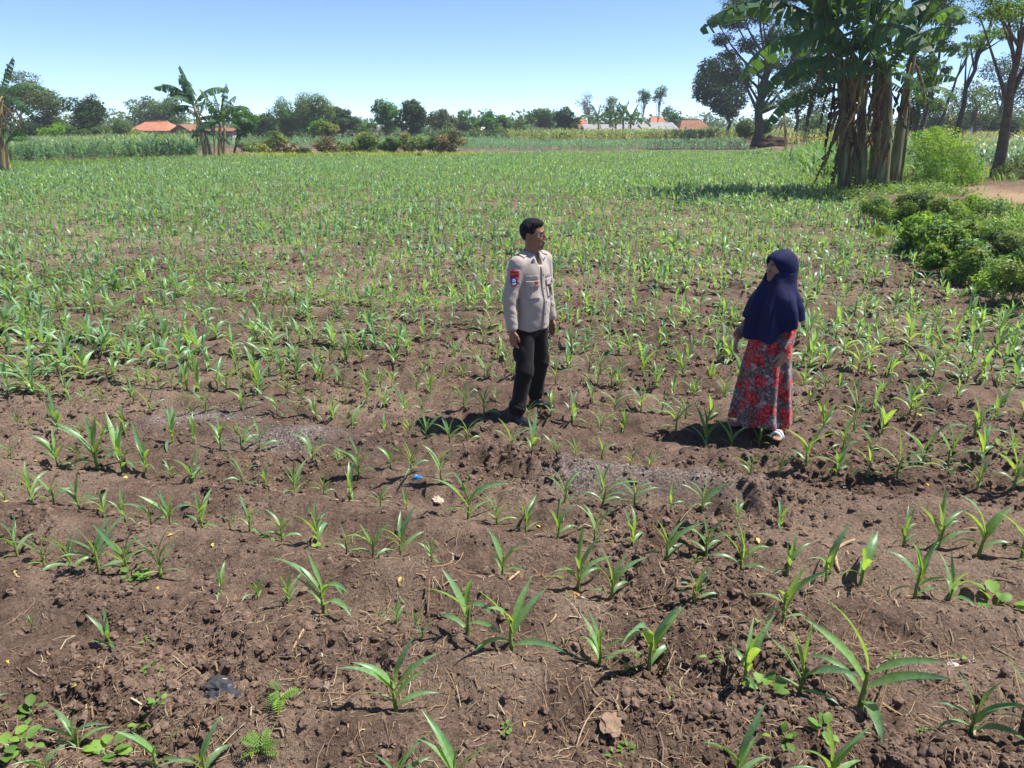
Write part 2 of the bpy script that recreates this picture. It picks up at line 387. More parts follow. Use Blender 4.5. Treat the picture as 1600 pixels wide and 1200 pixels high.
# ------------------------------------------------------------------ maize
M_MAIZE = leafmat('maize_leaf', (.120, .245, .120), (.36, .60, .08), tw=.34, rough=.40, spec=.55, scale=14, var=.22, rnd=.22)
M_CROP = leafmat('maize_crop_leaf', (.150, .285, .165), (.37, .64, .11), tw=.32, rough=.44, spec=.5, scale=3, var=.2, rnd=.25)
M_STALK = simple('maize_stalk', (.16, .27, .08), .55, .25, 20, tint=True)
def blade(L, Wd, e0, curl, twist=0.0, K=8, across=2, fold=.32, side=0.0, wave=0.0, ph=0.0):
    """strap leaf starting at the origin in the +X direction: e0 start angle, curl = total bend"""
    t = np.linspace(0, 1, K + 1)
    ang = e0 - curl * t ** 1.35
    ds = L / K
    x = np.concatenate([[0], np.cumsum(np.cos((ang[1:] + ang[:-1]) / 2) * ds)])
    z = np.concatenate([[0], np.cumsum(np.sin((ang[1:] + ang[:-1]) / 2) * ds)])
    y = side * L * t ** 2
    w = Wd * np.clip((0.45 + 1.5 * t) * (t < .33) + (t >= .33) * 0.95 * (1 - (np.clip(t - .33, 0, 1) / .67) ** 1.7), 0.02, 1)
    tw = twist * t
    nrm = np.stack([-np.sin(ang), 0 * t, np.cos(ang)], 1)
    sd = np.stack([0 * t, 1 + 0 * t, 0 * t], 1)
    a = sd * np.cos(tw)[:, None] + nrm * np.sin(tw)[:, None]
    b = -sd * np.sin(tw)[:, None] + nrm * np.cos(tw)[:, None]
    c = np.stack([x, y, z], 1)
    V = []
    cols = (-1, 0, 1) if across == 2 else (-1, 1)
    for q in cols:
        up = fold * abs(q) + (wave * np.sin(t * 9 + ph + q) * (q != 0))
        V.append(c + a * (q * w / 2)[:, None] + b * (up * w / 2)[:, None])
    m = len(cols)
    V = np.stack(V, 1).reshape(-1, 3)
    i = (np.arange(K)[:, None] * m + np.arange(m - 1)[None, :]).ravel()
    Fq = np.stack([i, i + 1, i + m + 1, i + m], 1)
    # base of a young leaf is paler and yellower than its tip
    g = np.repeat(t, m)
    C = np.stack([1.5 - .55 * g ** .6, 1.25 - .3 * g ** .6, .85 + .2 * g], 1)
    if across == 2: C[1::3] *= 1.18
    return V, Fq, C
def rotz(V, a):
    V = np.asarray(V); c, s = math.cos(a), math.sin(a)
    return np.stack([V[:, 0] * c - V[:, 1] * s, V[:, 0] * s + V[:, 1] * c, V[:, 2]], 1)
def plant_spec(h, R):
    """leaves of one seedling about h tall: (z0, azimuth, length, width, e0, curl, twist, side)"""
    n = R.choice([6, 7, 7, 8])
    az = R.uniform(0, math.tau)
    if R.random() < .6: az = R.gauss(0, .5)
    out = []
    for i in range(n):
        f = i / (n - 1)
        z0 = h * (.05 + .33 * f)
        a = az + math.pi * i + R.gauss(0, .35)
        if f < .35:   L, e0, cu = h * R.uniform(.45, .68), R.uniform(.4, .9), R.uniform(.9, 1.9)
        elif f < .8:  L, e0, cu = h * R.uniform(.60, .88), R.uniform(.85, 1.25), R.uniform(.8, 1.9)
        else:         L, e0, cu = h * R.uniform(.5, .68), R.uniform(1.2, 1.5), R.uniform(.05, .7)
        out.append((z0, a, L, h * R.uniform(.085, .12) * (.8 if f < .3 or f > .9 else 1.0), e0, cu, R.uniform(-.9, .9), R.uniform(-.12, .12)))
    return out
def stalk_np(h, n=6, k=4):
    t = np.linspace(0, 1, k)
    pts = np.stack([.012 * h * np.sin(3 * t), .01 * h * t, h * (.42 * t - .03)], 1)
    V, Fq = tube_np(pts, h * (.030 - .018 * t), n)
    C = np.stack([.85 + .5 * t, .8 + .35 * t, .8 + 0 * t], 1).repeat(n, 0)
    return V, Fq, C
# one mesh per leaf shape, shared by the seedlings
R0 = random.Random(3)
LEAFV = {'low': [], 'mid': [], 'top': []}
for kind, cnt in (('low', 8), ('mid', 16), ('top', 8)):
    for q in range(cnt):
        if kind == 'low':   e0, cu = R0.uniform(.5, .95), R0.uniform(1.0, 2.0)
        elif kind == 'mid': e0, cu = R0.uniform(1.0, 1.32), R0.uniform(.5, 1.7)
        else:               e0, cu = R0.uniform(1.25, 1.48), R0.uniform(.05, .6)
        V, Fq, C = blade(1.0, R0.uniform(.112, .152), e0, cu, R0.uniform(-.9, .9), 9, 2, R0.uniform(.25, .5), R0.uniform(-.12, .12), .10, R0.uniform(0, 6))
        me = mesh_np('maize_leaf', V, Fq, True, C); me.materials.append(M_MAIZE)
        LEAFV[kind].append(me)
_V, _F, _C = stalk_np(1.0, 7, 5)
STALK_ME = mesh_np('maize_stalk', _V, _F, True, _C); STALK_ME.materials.append(M_STALK)
MAN_XY, WOMAN_XY = np.array([.14, 5.72]), np.array([2.05, 5.38])
ORD = ['first', 'second', 'third', 'fourth', 'fifth', 'sixth', 'seventh', 'eighth', 'ninth', 'tenth', 'eleventh', 'twelfth', 'thirteenth', 'fourteenth', 'fifteenth', 'sixteenth', 'seventeenth', 'eighteenth', 'nineteenth', 'twentieth']
def ordn(i):
    if i < 20: return ORD[i]
    t = ['twenty', 'thirty', 'forty', 'fifty'][(i + 1) // 10 - 2]
    return (t + '-' + ORD[(i + 1) % 10 - 1]) if (i + 1) % 10 else {'twenty': 'twentieth', 'thirty': 'thirtieth', 'forty': 'fortieth', 'fifty': 'fiftieth'}[t]
def pxm(x, y): return F_PX / math.hypot(math.hypot(x, y), CAM_H)

FIELD = [G(-900, 300)[:2], G(-300, 282)[:2], G(60, 267)[:2], G(310, 251)[:2], G(370, 248)[:2], G(725, 247)[:2], G(745, 241)[:2], G(1165, 239)[:2]] + [tuple(p) for p in BANK[::-1]] + [(9.5, 1.6), (-12, 1.6)]
# rows of plants over the whole field
PL = []
smax = 90
for k in range(2, 170):
    r = ROW_PHASE + k * ROW_S
    s = np.arange(-smax, smax, .130)
    s = s + rng.normal(0, .05, len(s)); rj = r + rng.normal(0, .035, len(s)) + .07 * vn(s * .3, 0 * s + k, 71)
    PL.append(np.stack([RC * s - RS * rj, RS * s + RC * rj], 1))
PL = np.concatenate(PL)
ok = in_poly(PL[:, 0], PL[:, 1], FIELD)
PL = PL[ok]
dens = .95 + .30 * vn(row_s(PL[:, 0], PL[:, 1]) * .10, row_r(PL[:, 0], PL[:, 1]) * .5, 73) + .22 * vn(PL[:, 0] * 1.1, PL[:, 1] * 1.1, 74)
d_ = np.hypot(PL[:, 0], PL[:, 1])
keep = rng.random(len(PL)) < np.clip(dens + .25 * sstep(8, 30, d_), .3, 1)
keep &= np.abs(PL[:, 0]) < PL[:, 1] * .86 + 3.0
fx = PL[:, 0] / np.maximum(PL[:, 1], .1)
# the nearest rows are placed one by one
Xc = PL[:, 1] * math.cos(PITCH) + CAM_H * math.sin(PITCH)
inframe = np.abs(PL[:, 0]) / Xc * F_PX < 830
keep &= ~((PL[:, 1] < 6.28) & inframe)
for c, rad in ((MAN_XY, .33), (WOMAN_XY, .36)):
    keep &= np.hypot(PL[:, 0] - c[0], PL[:, 1] - c[1]) > rad
PL = PL[keep]; d_ = np.hypot(PL[:, 0], PL[:, 1])
Xc = PL[:, 1] * math.cos(PITCH) + CAM_H * math.sin(PITCH)
inframe = np.abs(PL[:, 0]) / Xc * F_PX < 790
hgt = .27 * (1 + .22 * vn(PL[:, 0] * .3, PL[:, 1] * .3, 75) + .22 * rng.normal(0, 1, len(PL)).clip(-2, 2))
hgt *= 1.06 + .10 * sstep(9, 40, d_)
indiv = [(x, y, max(.07, h * math.hypot(math.hypot(x, y), CAM_H) / F_PX / .83)) for (x, y), (_, _, h) in zip(SEED_XY, SEED)]
nearest = np.argsort(np.where(inframe, d_, 1e9))[:max(0, 300 - len(indiv))]
indiv += [(PL[i, 0], PL[i, 1], hgt[i]) for i in nearest]
rest = np.ones(len(PL), bool); rest[nearest] = False
# rows and places in the row, for the labels
rowk = [int(round((row_r(x, y) - ROW_PHASE) / ROW_S)) for x, y, h in indiv]
kmin = min(rowk); by_row = {}
for i, k in enumerate(rowk): by_row.setdefault(k, []).append(i)
R1 = random.Random(11)
for k, ids in sorted(by_row.items()):
    ids.sort(key=lambda i: indiv[i][0])
    for j, i in enumerate(ids):
        x, y, h = indiv[i]
        z = float(height(x, y))
        sz = 'tiny ' if h < .15 else 'tall ' if h > .31 else ''
        e = empty('maize_seedling', (x, y, z), 0, label='%smaize seedling, %s from the left in the %s row from the camera' % (sz, ordn(j), ordn(k - kmin)), cat='maize seedling', group='maize seedlings standing in the nearest rows')
        o = obj('stalk', STALK_ME, None, e); o.scale = (h, h, h)
        o.rotation_euler = (R1.gauss(0, .06), R1.gauss(0, .06), R1.uniform(0, 6))
        for q, (z0, a, L, wd, e0, cu, tw, sd) in enumerate(plant_spec(h, R1)):
            n = 6
            kd = 'low' if q < 2 else 'top' if q >= 6 or (q == 5 and R1.random() < .6) else 'mid'
            lf = obj('leaf', R1.choice(LEAFV[kd]), None, e, (0, 0, z0))
            L *= R1.uniform(.9, 1.08)
            lf.scale = (L, L * R1.uniform(.85, 1.15), L)
            lf.rotation_euler = (R1.gauss(0, .1), R1.gauss(0, .08), a)
def scatter(xs, ys, zs, sc, tmpl, tint_v, seedv, sink=0.0, lean=0.0):
    """many copies of template plants in one mesh"""
    Rg = np.random.default_rng(seedv)
    pick = Rg.integers(0, len(tmpl), len(xs)); Vs, Fs, Cs = [], [], []
    off = 0
    for ti, (V, Fq, C) in enumerate(tmpl):
        id_ = np.where(pick == ti)[0]
        if not len(id_): continue
        a = Rg.uniform(0, math.tau, len(id_)); ca, sa = np.cos(a)[:, None], np.sin(a)[:, None]
        s = sc[id_][:, None]
        X = (V[None, :, 0] * ca - V[None, :, 1] * sa) * s; Y = (V[None, :, 0] * sa + V[None, :, 1] * ca) * s
        Z = V[None, :, 2] * s
        if lean:
            lx, ly = Rg.normal(0, lean, (2, len(id_), 1)); X = X + Z * lx; Y = Y + Z * ly
        Vs.append(np.stack([X + xs[id_][:, None], Y + ys[id_][:, None], Z + zs[id_][:, None] - sink], -1).reshape(-1, 3))
        k = len(V)
        Fs.append((Fq[None] + (off + np.arange(len(id_)) * k)[:, None, None]).reshape(-1, Fq.shape[1]))
        Cs.append((C[None] * tint_v[id_][:, None, :]).reshape(-1, 3))
        off += len(id_) * k
    return np.concatenate(Vs), np.concatenate(Fs), np.concatenate(Cs)
def joined(parts):
    V, Fq, C, n = [], [], [], 0
    for v, f, c in parts:
        V.append(v); Fq.append(np.asarray(f) + n); C.append(c); n += len(v)
    return np.concatenate(V), np.concatenate(Fq), np.concatenate(C)
def maize_tmpl(R, K, across, stem=True, wf=1.25):
    ps = []
    for (z0, a, L, wd, e0, cu, tw, sd) in plant_spec(1.0, R):
        V, Fq, C = blade(L, wd * wf, e0, cu, tw, K, across, .35, sd)
        V = rotz(V, a); V[:, 2] += z0; ps.append((V, Fq, C))
    if stem:
        V, Fq, C = stalk_np(1.0, 4, 3); ps.append((V, Fq, C))
    return joined(ps)
T_NEAR = [maize_tmpl(random.Random(100 + i), 5, 2) for i in range(14)]
T_MID = [maize_tmpl(random.Random(200 + i), 5, 1, True, 1.3) for i in range(14)]
T_FAR = [maize_tmpl(random.Random(300 + i), 3, 1, False, 1.7) for i in range(14)]
PR, dR, hR = PL[rest], d_[rest], hgt[rest]
pk = np.where(dR < 12, rng.integers(0, 14, len(PR)), np.where(dR < 30, rng.integers(14, 28, len(PR)), rng.integers(28, 42, len(PR))))
o = gn_scatter('maize_crop', np.stack([PR[:, 0], PR[:, 1], height(PR[:, 0], PR[:, 1])], 1), hR, np.stack([rng.normal(0, .08, len(PR)), rng.normal(0, .08, len(PR)), rng.uniform(0, 6.3, len(PR))], 1), pk, [mesh_np('maize_crop_plant', V, Fq, True, C) for V, Fq, C in T_NEAR + T_MID + T_FAR], M_CROP)
tag(o, 'rows of young green maize covering the rest of the field', 'maize crop', kind='stuff')
print('maize crop plants', len(PR))
# ------------------------------------------------------------------ loose soil, litter and weeds on the field
def ico(sub):
    bm = bmesh.new(); bmesh.ops.create_icosphere(bm, subdivisions=sub, radius=1.0)
    V = np.array([v.co[:] for v in bm.verts]); Fq = np.array([[v.index for v in f.verts] for f in bm.faces]); bm.free()
    return V, Fq
def clod_tmpl(sub, n, sd):
    Rg = np.random.default_rng(sd); out = []
    V0, F0 = ico(sub)
    for i in range(n):
        d = 1 + Rg.normal(0, .20, (len(V0), 1)).clip(-.4, .4)
        V = V0 * d * np.array([1, Rg.uniform(.6, .95), Rg.uniform(.45, .8)])
        out.append((V, F0, np.ones((len(V), 3)) * (1 + Rg.normal(0, .1, (len(V), 1)))))
    return out
def field_pts(n, ymin, ymax, sd, power=1.6, xf=.86):
    Rg = np.random.default_rng(sd)
    y = ymin + (ymax - ymin) * Rg.random(n) ** power
    return (Rg.random(n) * 2 - 1) * (y * xf + .6), y, Rg
x, y, Rg = field_pts(260000, 1.9, 15.0, 21, 1.75)
w = (.12 + .88 * sstep(-.3, .5, vn(x * 1.1, y * 1.1, 21) + .5 * vn(x * 3.3, y * 3.3, 22))) * (bank_d(x, y) < 0)
q = Rg.random(len(x)) < w * .62
x, y = x[q], y[q]; n = len(x)
rad = np.clip(.0034 * np.exp(Rg.gamma(1.7, .38, n)), .003, .022) * (1 + .05 * y)
T = clod_tmpl(1, 9, 1) + clod_tmpl(2, 3, 2)
pk = np.where(rad > .014, Rg.integers(9, 12, n), Rg.integers(0, 9, n))
M_CLOD = simple('soil_clod', (.158, .108, .082), .95, .3, 2, .6, 12, .1, rnd=.4)
o = gn_scatter('soil_clods', np.stack([x, y, height(x, y) + rad * .12], 1), rad, Rg.uniform(-.5, .5, (n, 3)) + np.stack([0 * x, 0 * x, Rg.uniform(0, 6.3, n)], 1), pk, [mesh_np('clod', V, Fq, False, C) for V, Fq, C in T], M_CLOD)
tag(o, 'loose brown clods and crumbs of tilled soil', 'soil clods', kind='stuff')
n_clod = n
# grey ash crumbs on the thrown-up ridge
parts_ = []
for (ax, ay, bx, by, hh, wd) in (RIDGES[0], RIDGES[3]):
    t = Rg.random(1500); q = Rg.normal(0, .12, 1500); L_ = math.hypot(bx - ax, by - ay); ux, uy = (bx - ax) / L_, (by - ay) / L_
    xx, yy = ax + ux * t * L_ - uy * q, ay + uy * t * L_ + ux * q
    ok = vn(t * L_ * 1.1, q * .6, 62) > -.05; parts_.append(np.stack([xx[ok], yy[ok]], 1))
A = np.concatenate(parts_); n = len(A); rad = np.clip(.0032 * np.exp(Rg.gamma(1.5, .36, n)), .0025, .013)
o = gn_scatter('ash_crumbs', np.stack([A[:, 0], A[:, 1], height(A[:, 0], A[:, 1]) + rad * .2], 1), rad, Rg.uniform(0, 6.3, (n, 3)), Rg.integers(0, 9, n), [mesh_np('ash_crumb', V, Fq, False, C) for V, Fq, C in clod_tmpl(1, 9, 5)], simple('ash_crumb', (.24, .205, .19), .95, .25, 2, rnd=.35))
tag(o, 'grey ashy crumbs scattered along the low soil ridge', 'ash', kind='stuff')
# straw, dry stems and leaf scraps
x, y, Rg = field_pts(26000, 1.9, 9.0, 41, 1.9)
patches = np.zeros(len(x))
for (px, py, r_) in ((800, 1090, .42), (560, 1010, .4), (1010, 1000, .6), (90, 1160, .5), (1320, 990, .6), (1180, 930, .5), (620, 910, .5), (420, 1000, .6), (1150, 1150, .45), (940, 880, .5), (1500, 1020, .6), (250, 1080, .5)):
    g = G(px, py); patches += np.exp(-((x - g[0]) ** 2 + (y - g[1]) ** 2) / r_ ** 2)
q = Rg.random(len(x)) < np.clip(.07 + .5 * patches, 0, .9)
x, y = x[q], y[q]; n = len(x)
L = Rg.gamma(2.2, .022, n).clip(.012, .16); wd = Rg.uniform(.0006, .0017, n) * (1 + 1.5 * (Rg.random(n) < .10))
a = Rg.uniform(0, math.tau, n); bend = Rg.normal(0, .35, n); zc = height(x, y)
Vs = np.zeros((n, 3, 3, 3))
for i, t in enumerate((-.5, 0, .5)):
    aa = a + bend * t
    cx, cy = x + np.cos(aa) * L * t, y + np.sin(aa) * L * t
    cz = np.maximum(height(cx, cy), zc - .01) + .004 + (i == 1) * L * Rg.uniform(.0, .16, n) + Rg.uniform(0, .006, n)
    for j, s_ in enumerate((-1, 0, 1)):
        Vs[:, i, j] = np.stack([cx - np.sin(aa) * wd * s_, cy + np.cos(aa) * wd * s_, cz + (j == 1) * wd * .8], -1)
idx = np.arange(n)[:, None] * 9
Fq = np.concatenate([idx + np.array([[b, b + 1, b + 4, b + 3]]) for b in (0, 1, 3, 4)])
pal = np.array([(.46, .33, .20), (.33, .22, .13), (.24, .15, .09), (.52, .42, .28), (.38, .24, .13)])
C = pal[Rg.integers(0, 5, n)] * Rg.uniform(.55, 1.0, (n, 1))
M_STRAW = simple('straw', (.95, .95, .95), .8, .15, 60, tint=True)
me = mesh_np('straw_litter', Vs.reshape(-1, 3), Fq, True, np.repeat(C, 9, 0)); me.materials.append(M_STRAW)
tag(obj('straw_litter', me), 'dry straw and stem scraps strewn over the soil', 'straw', kind='stuff')

# names for places on the field
_ix = [(indiv[i][0], indiv[i][1], j, k - kmin) for k, ids in by_row.items() for j, i in enumerate(sorted(ids, key=lambda i: indiv[i][0]))]
_used = set()
def place_words(x, y, kd=0):
    for b in sorted(_ix, key=lambda q: (q[0] - x) ** 2 + (q[1] - y) ** 2):
        if (kd, b[2], b[3]) not in _used: break
    _used.add((kd, b[2], b[3]))
    return '%s seedling from the left, %s row' % (ordn(b[2]), ordn(b[3]))
def oval_leaf(L, Wd, curl=.5, K=4, notch=0.0):
    t = np.linspace(0, 1, K + 1); ang = .35 - curl * t
    xx = np.concatenate([[0], np.cumsum(np.cos(ang[1:]) * L / K)]); zz = np.concatenate([[0], np.cumsum(np.sin(ang[1:]) * L / K)])
    w = Wd * np.sin(math.pi * np.clip(t * .93 + .05, 0, 1)) ** .75
    V = np.stack([np.stack([xx, s_ * w / 2, zz + abs(s_) * w * .12], 1) for s_ in (-1, 0, 1)], 1).reshape(-1, 3)
    i = (np.arange(K)[:, None] * 3 + np.arange(2)[None]).ravel()
    return V, np.stack([i, i + 1, i + 4, i + 3], 1), np.ones((len(V), 3))
M_WEED = leafmat('weed_leaf', (.13, .25, .05), (.35, .50, .06), .3, .55, .3, 30, .25, rnd=.3)
V, Fq, C = oval_leaf(1, .72); WEED_ME = mesh_np('weed_leaf', V, Fq, True, C); WEED_ME.materials.append(M_WEED)
V, Fq, C = oval_leaf(1, .38, .8); WEED2_ME = mesh_np('narrow_weed_leaf', V, Fq, True, C); WEED2_ME.materials.append(M_WEED)
M_YEL = leafmat('yellow_leaf', (.62, .47, .10), (.6, .45, .10), .15, .6, .3, 60, .2, rnd=.2)
# feather frond for the tiny tree seedlings: leaflets along a stem
def frond(L, n=9, wl=.28):
    ps = []
    for i in range(n):
        t = (i + 1) / n; l = L * wl * math.sin(math.pi * (t * .8 + .12))
        for sgn in (-1, 1):
            V, Fq, C = oval_leaf(l, l * .36, .3, 2); V = rotz(V, sgn * 1.15); V[:, 0] += L * t; V[:, 2] += L * (.55 * t - .5 * t * t)
            ps.append((V, Fq, C))
    V, Fq = tube_np([(L * t, 0, L * (.55 * t - .5 * t * t)) for t in np.linspace(0, 1, 4)], L * .012, 4); ps.append((V, Fq, np.ones((len(V), 3))))
    return joined(ps)
V, Fq, C = frond(1.0); FROND_ME = mesh_np('frond', V, Fq, True, C); FROND_ME.materials.append(M_WEED)
R2 = random.Random(5)
WEEDS = [(42, 1088, 42, 0), (240, 1046, 30, 0), (215, 1112, 32, 0), (248, 1100, 28, 0), (165, 1178, 55, 0), (14, 1182, 45, 0), (46, 1172, 40, 0), (440, 1106, 60, 2), (408, 1166, 58, 2), (1190, 1096, 48, 0), (1556, 948, 60, 0), (1280, 1178, 40, 0), (1218, 1180, 40, 0), (306, 1020, 18, 1), (226, 982, 20, 1), (205, 894, 36, 0), (222, 900, 30, 0), (425, 844, 26, 0), (1045, 1098, 22, 1), (890, 944, 22, 1), (990, 1040, 30, 1), (1088, 872, 26, 1), (1345, 1010, 22, 1), (1500, 1030, 22, 1), (1190, 985, 24, 1), (500, 845, 22, 0), (40, 660, 26, 1), (310, 740, 24, 1), (540, 720, 30, 1), (1390, 1052, 22, 1), (790, 1132, 22, 0), (1440, 1160, 18, 0), (1110, 1042, 26, 1), (660, 1010, 40, 3), (650, 972, 34, 3), (592, 962, 30, 3), (1230, 1040, 26, 3), (1560, 720, 40, 1), (980, 1170, 24, 0), (960, 1190, 24, 1)]
for (px, py, s_, kd) in WEEDS:
    x, y, _ = G(px, py); z = float(height(x, y)); w_ = s_ / pxm(x, y)
    nm = ('broadleaf_weed', 'small_weed', 'feathery_weed', 'grass_tuft')[kd]
    ds = ('pale green round-leaved weed', 'tiny narrow-leaved weed', 'feathery green weed', 'thin grass tuft')[kd]
    e = empty(nm, (x, y, z), R2.uniform(0, 6), label='%s near the %s' % (ds, place_words(x, y, kd)), cat='weed', group='weeds between the maize rows')
    if kd == 3:
        for q in range(9):
            b = obj('blade', R2.choice(LEAFV['top']), None, e); L_ = w_ * R2.uniform(.6, 1.1); b.scale = (L_, L_ * .3, L_); b.rotation_euler = (R2.gauss(0, .2), R2.gauss(0, .25), R2.uniform(0, 6.3))
        continue
    n_ = (8, 6, 8)[kd]
    for q in range(n_):
        me = (WEED_ME, WEED2_ME, FROND_ME)[kd]
        r_ = w_ * (.12 + .5 * R2.random()) * (kd < 2)
        L_ = w_ * (R2.uniform(.26, .42), R2.uniform(.3, .5), R2.uniform(.4, .62))[kd]
        a_ = R2.uniform(0, 6.3) if q > 3 else q * 1.57 + R2.gauss(0, .3)
        b = obj('leaf', me, None, e, (math.cos(a_) * r_ * .6, math.sin(a_) * r_ * .6, w_ * R2.uniform(.06, .3)))
        b.scale = (L_, L_, L_); b.rotation_euler = (R2.gauss(0, .25), R2.gauss(-.1, .25), a_)
    mb = MB(); mb.tube([(0, 0, -.01), (0, 0, w_ * .12), (w_ * .03, 0, w_ * .28)], [w_ * .03, w_ * .025, w_ * .012], 5)
    obj('stem', mb.mesh('weed_stem'), M_STALK, e)
V, Fq, C = oval_leaf(1, .5, 1.0); YEL_ME = mesh_np('fallen_leaf', V, Fq, True, C); YEL_ME.materials.append(M_YEL)
for (px, py) in [(54, 705), (194, 744), (8, 792), (22, 890), (335, 865), (272, 846), (491, 737), (752, 771), (665, 882), (892, 671), (1040, 674), (951, 832), (924, 844), (839, 820), (1181, 850), (1165, 745), (1439, 657), (1514, 724), (1445, 764), (156, 1049), (120, 1072), (11, 1038), (246, 909), (17, 1141), (395, 1166), (627, 916), (1066, 1194), (819, 1130), (104, 905)]:
    x, y, _ = G(px, py); s_ = R2.uniform(6, 11) / pxm(x, y)
    o = obj('fallen_leaf', YEL_ME, None, None, (x, y, float(height(x, y)) + .006), (R2.gauss(0, .3), R2.gauss(.1, .2), R2.uniform(0, 6.3)))
    o.scale = (s_, s_, s_)
    tag(o, 'small yellow fallen leaf by the ' + place_words(x, y, 9), 'leaf', 'yellow leaves fallen on the soil')
# dry stalk pieces, twigs and rubbish
M_DRY = simple('dry_stalk', (.42, .30, .18), .8, .35, 30, .4, 120)
M_TWIG = simple('brown_twig', (.17, .10, .06), .85, .3, 30, .4, 120)
def stick(name, p0, p1, r, label, mat, lift=.0, bow=.0, cat='stalk', flat=1.0):
    a_, b_ = G(*p0), G(*p1); c_ = (a_ + b_) / 2
    a_[2] = float(height(a_[0], a_[1])) + r * .7; b_[2] = float(height(b_[0], b_[1])) + r * .7 + lift
    t = np.linspace(0, 1, 7)[:, None]; pts = a_ * (1 - t) + b_ * t
    L_ = np.linalg.norm(b_ - a_); nrm = np.array([-(b_ - a_)[1], (b_ - a_)[0], 0]) / max(L_, .001)
    pts = pts + nrm * (bow * L_ * np.sin(math.pi * t))
    pts[:, 2] = np.maximum(pts[:, 2], height(pts[:, 0], pts[:, 1]) + r * .5)
    mb = MB(); mb.tube(pts, r * np.array([.7, 1, .9, 1, .85, .95, .5]), 7)
    tag(obj(name, mb.mesh(name), mat), label, cat)
stick('dry_stalk', (455, 1020), (484, 982), .006, 'short pale dry stalk lying below the tall seedling', M_DRY)
stick('straw_stem', (248, 1079), (296, 1076), .003, 'pale straw stem beside the crumpled black plastic', M_DRY)
stick('upright_stick', (1367, 1140), (1388, 1060), .0045, 'thin brown stick beside the tallest front seedling at lower right', M_TWIG, .03)
stick('upright_stick', (1352, 1128), (1366, 1092), .004, 'short dark stick left of the longer thin stick', M_TWIG, .02)
stick('straw_stem', (900, 1172), (942, 1112), .003, 'bent yellow straw stem on bare soil at the bottom centre', M_DRY, 0, .08)
stick('dry_stalk', (668, 812), (688, 822), .011, 'stubby brown stalk piece in the gap between rows', M_TWIG)
stick('curved_stalk', (1312, 892), (1332, 862), .011, 'curved dry stalk under a bright seedling on the right', M_DRY, .02, .25)
stick('straw_stem', (517, 782), (570, 779), .004, 'long pale straw stem lying between two left rows', M_DRY)
stick('dry_stalk', (795, 918), (812, 890), .008, 'small tan stalk piece behind two front seedlings', M_DRY)
stick('dry_twig', (1345, 975), (1385, 948), .005, 'dry brown twig on soil below the bright seedling', M_TWIG, .01, .1, 'twig')
stick('dry_twig', (668, 960), (672, 930), .006, 'dry upright twig left of the tall front seedling', M_TWIG, .04, 0, 'twig')
stick('dry_twig', (1062, 693), (1090, 703), .006, "dry twig on the soil in front of the person's shadow", M_DRY, 0, .1, 'twig')
stick('orange_stalk', (895, 924), (908, 938), .008, 'small orange dry husk under a front seedling', simple('orange_husk', (.6, .25, .08), .7, .2, 40), 0, 0, 'husk')
def crumple(name, px, py, sz, mat, label, cat, flat=.5, sd=1, sub=3):
    x, y, _ = G(px, py); s_ = sz / pxm(x, y) / 2
    V, Fq = ico(sub); Rg = np.random.default_rng(sd)
    d = 1 + .5 * vn(V[:, 0] * 2.3 + sd, V[:, 1] * 2.3 + V[:, 2] * 1.7, sd) + .3 * vn(V[:, 0] * 5 + V[:, 2] * 4, V[:, 1] * 5, sd + 1)
    V = V * d[:, None] * np.array([s_, s_ * .7, s_ * flat])
    o = obj(name, mesh_np(name, V, Fq, False, np.ones((len(V), 3))), mat, None, (x, y, float(height(x, y)) + s_ * flat * .35), (0, 0, Rg.uniform(0, 6)))
    return tag(o, label, cat)
crumple('plastic_scrap', 345, 1082, 46, simple('black_plastic', (.045, .045, .05), .35, .3, 20, 0, 1, .5), 'crumpled dark grey plastic scrap on bare soil', 'plastic', .4, 4)
crumple('plastic_scrap', 653, 757, 13, simple('blue_plastic', (.03, .22, .62), .35, .1, 20, 0, 1, .5), 'small bright blue plastic scrap under a seedling', 'plastic', .6, 6)
crumple('paper_scrap', 684, 780, 22, simple('pale_paper', (.46, .35, .28), .8, .15, 30), 'pale crumpled paper scrap left of a seedling in bare gap', 'paper', .25, 8)
crumple('stone', 508, 1076, 15, simple('stone', (.22, .18, .15), .9, .2, 60), 'small round grey stone left of the front seedling', 'stone', .75, 9, 2)
crumple('stone', 1488, 1046, 11, simple('white_stone', (.7, .66, .6), .8, .1, 60), 'small whitish stone at the right of the field', 'stone', .7, 10, 2)
crumple('bark_piece', 955, 1134, 40, simple('bark_piece', (.24, .16, .11), .9, .3, 40, .5, 100), 'flat brown bark piece on soil at the bottom centre', 'bark', .22, 12)
crumple('husk_scrap', 910, 944, 12, MAT['pale_paper'], 'pale husk scrap at the foot of a front seedling', 'husk', .5, 13, 2)
print('clods', n_clod)
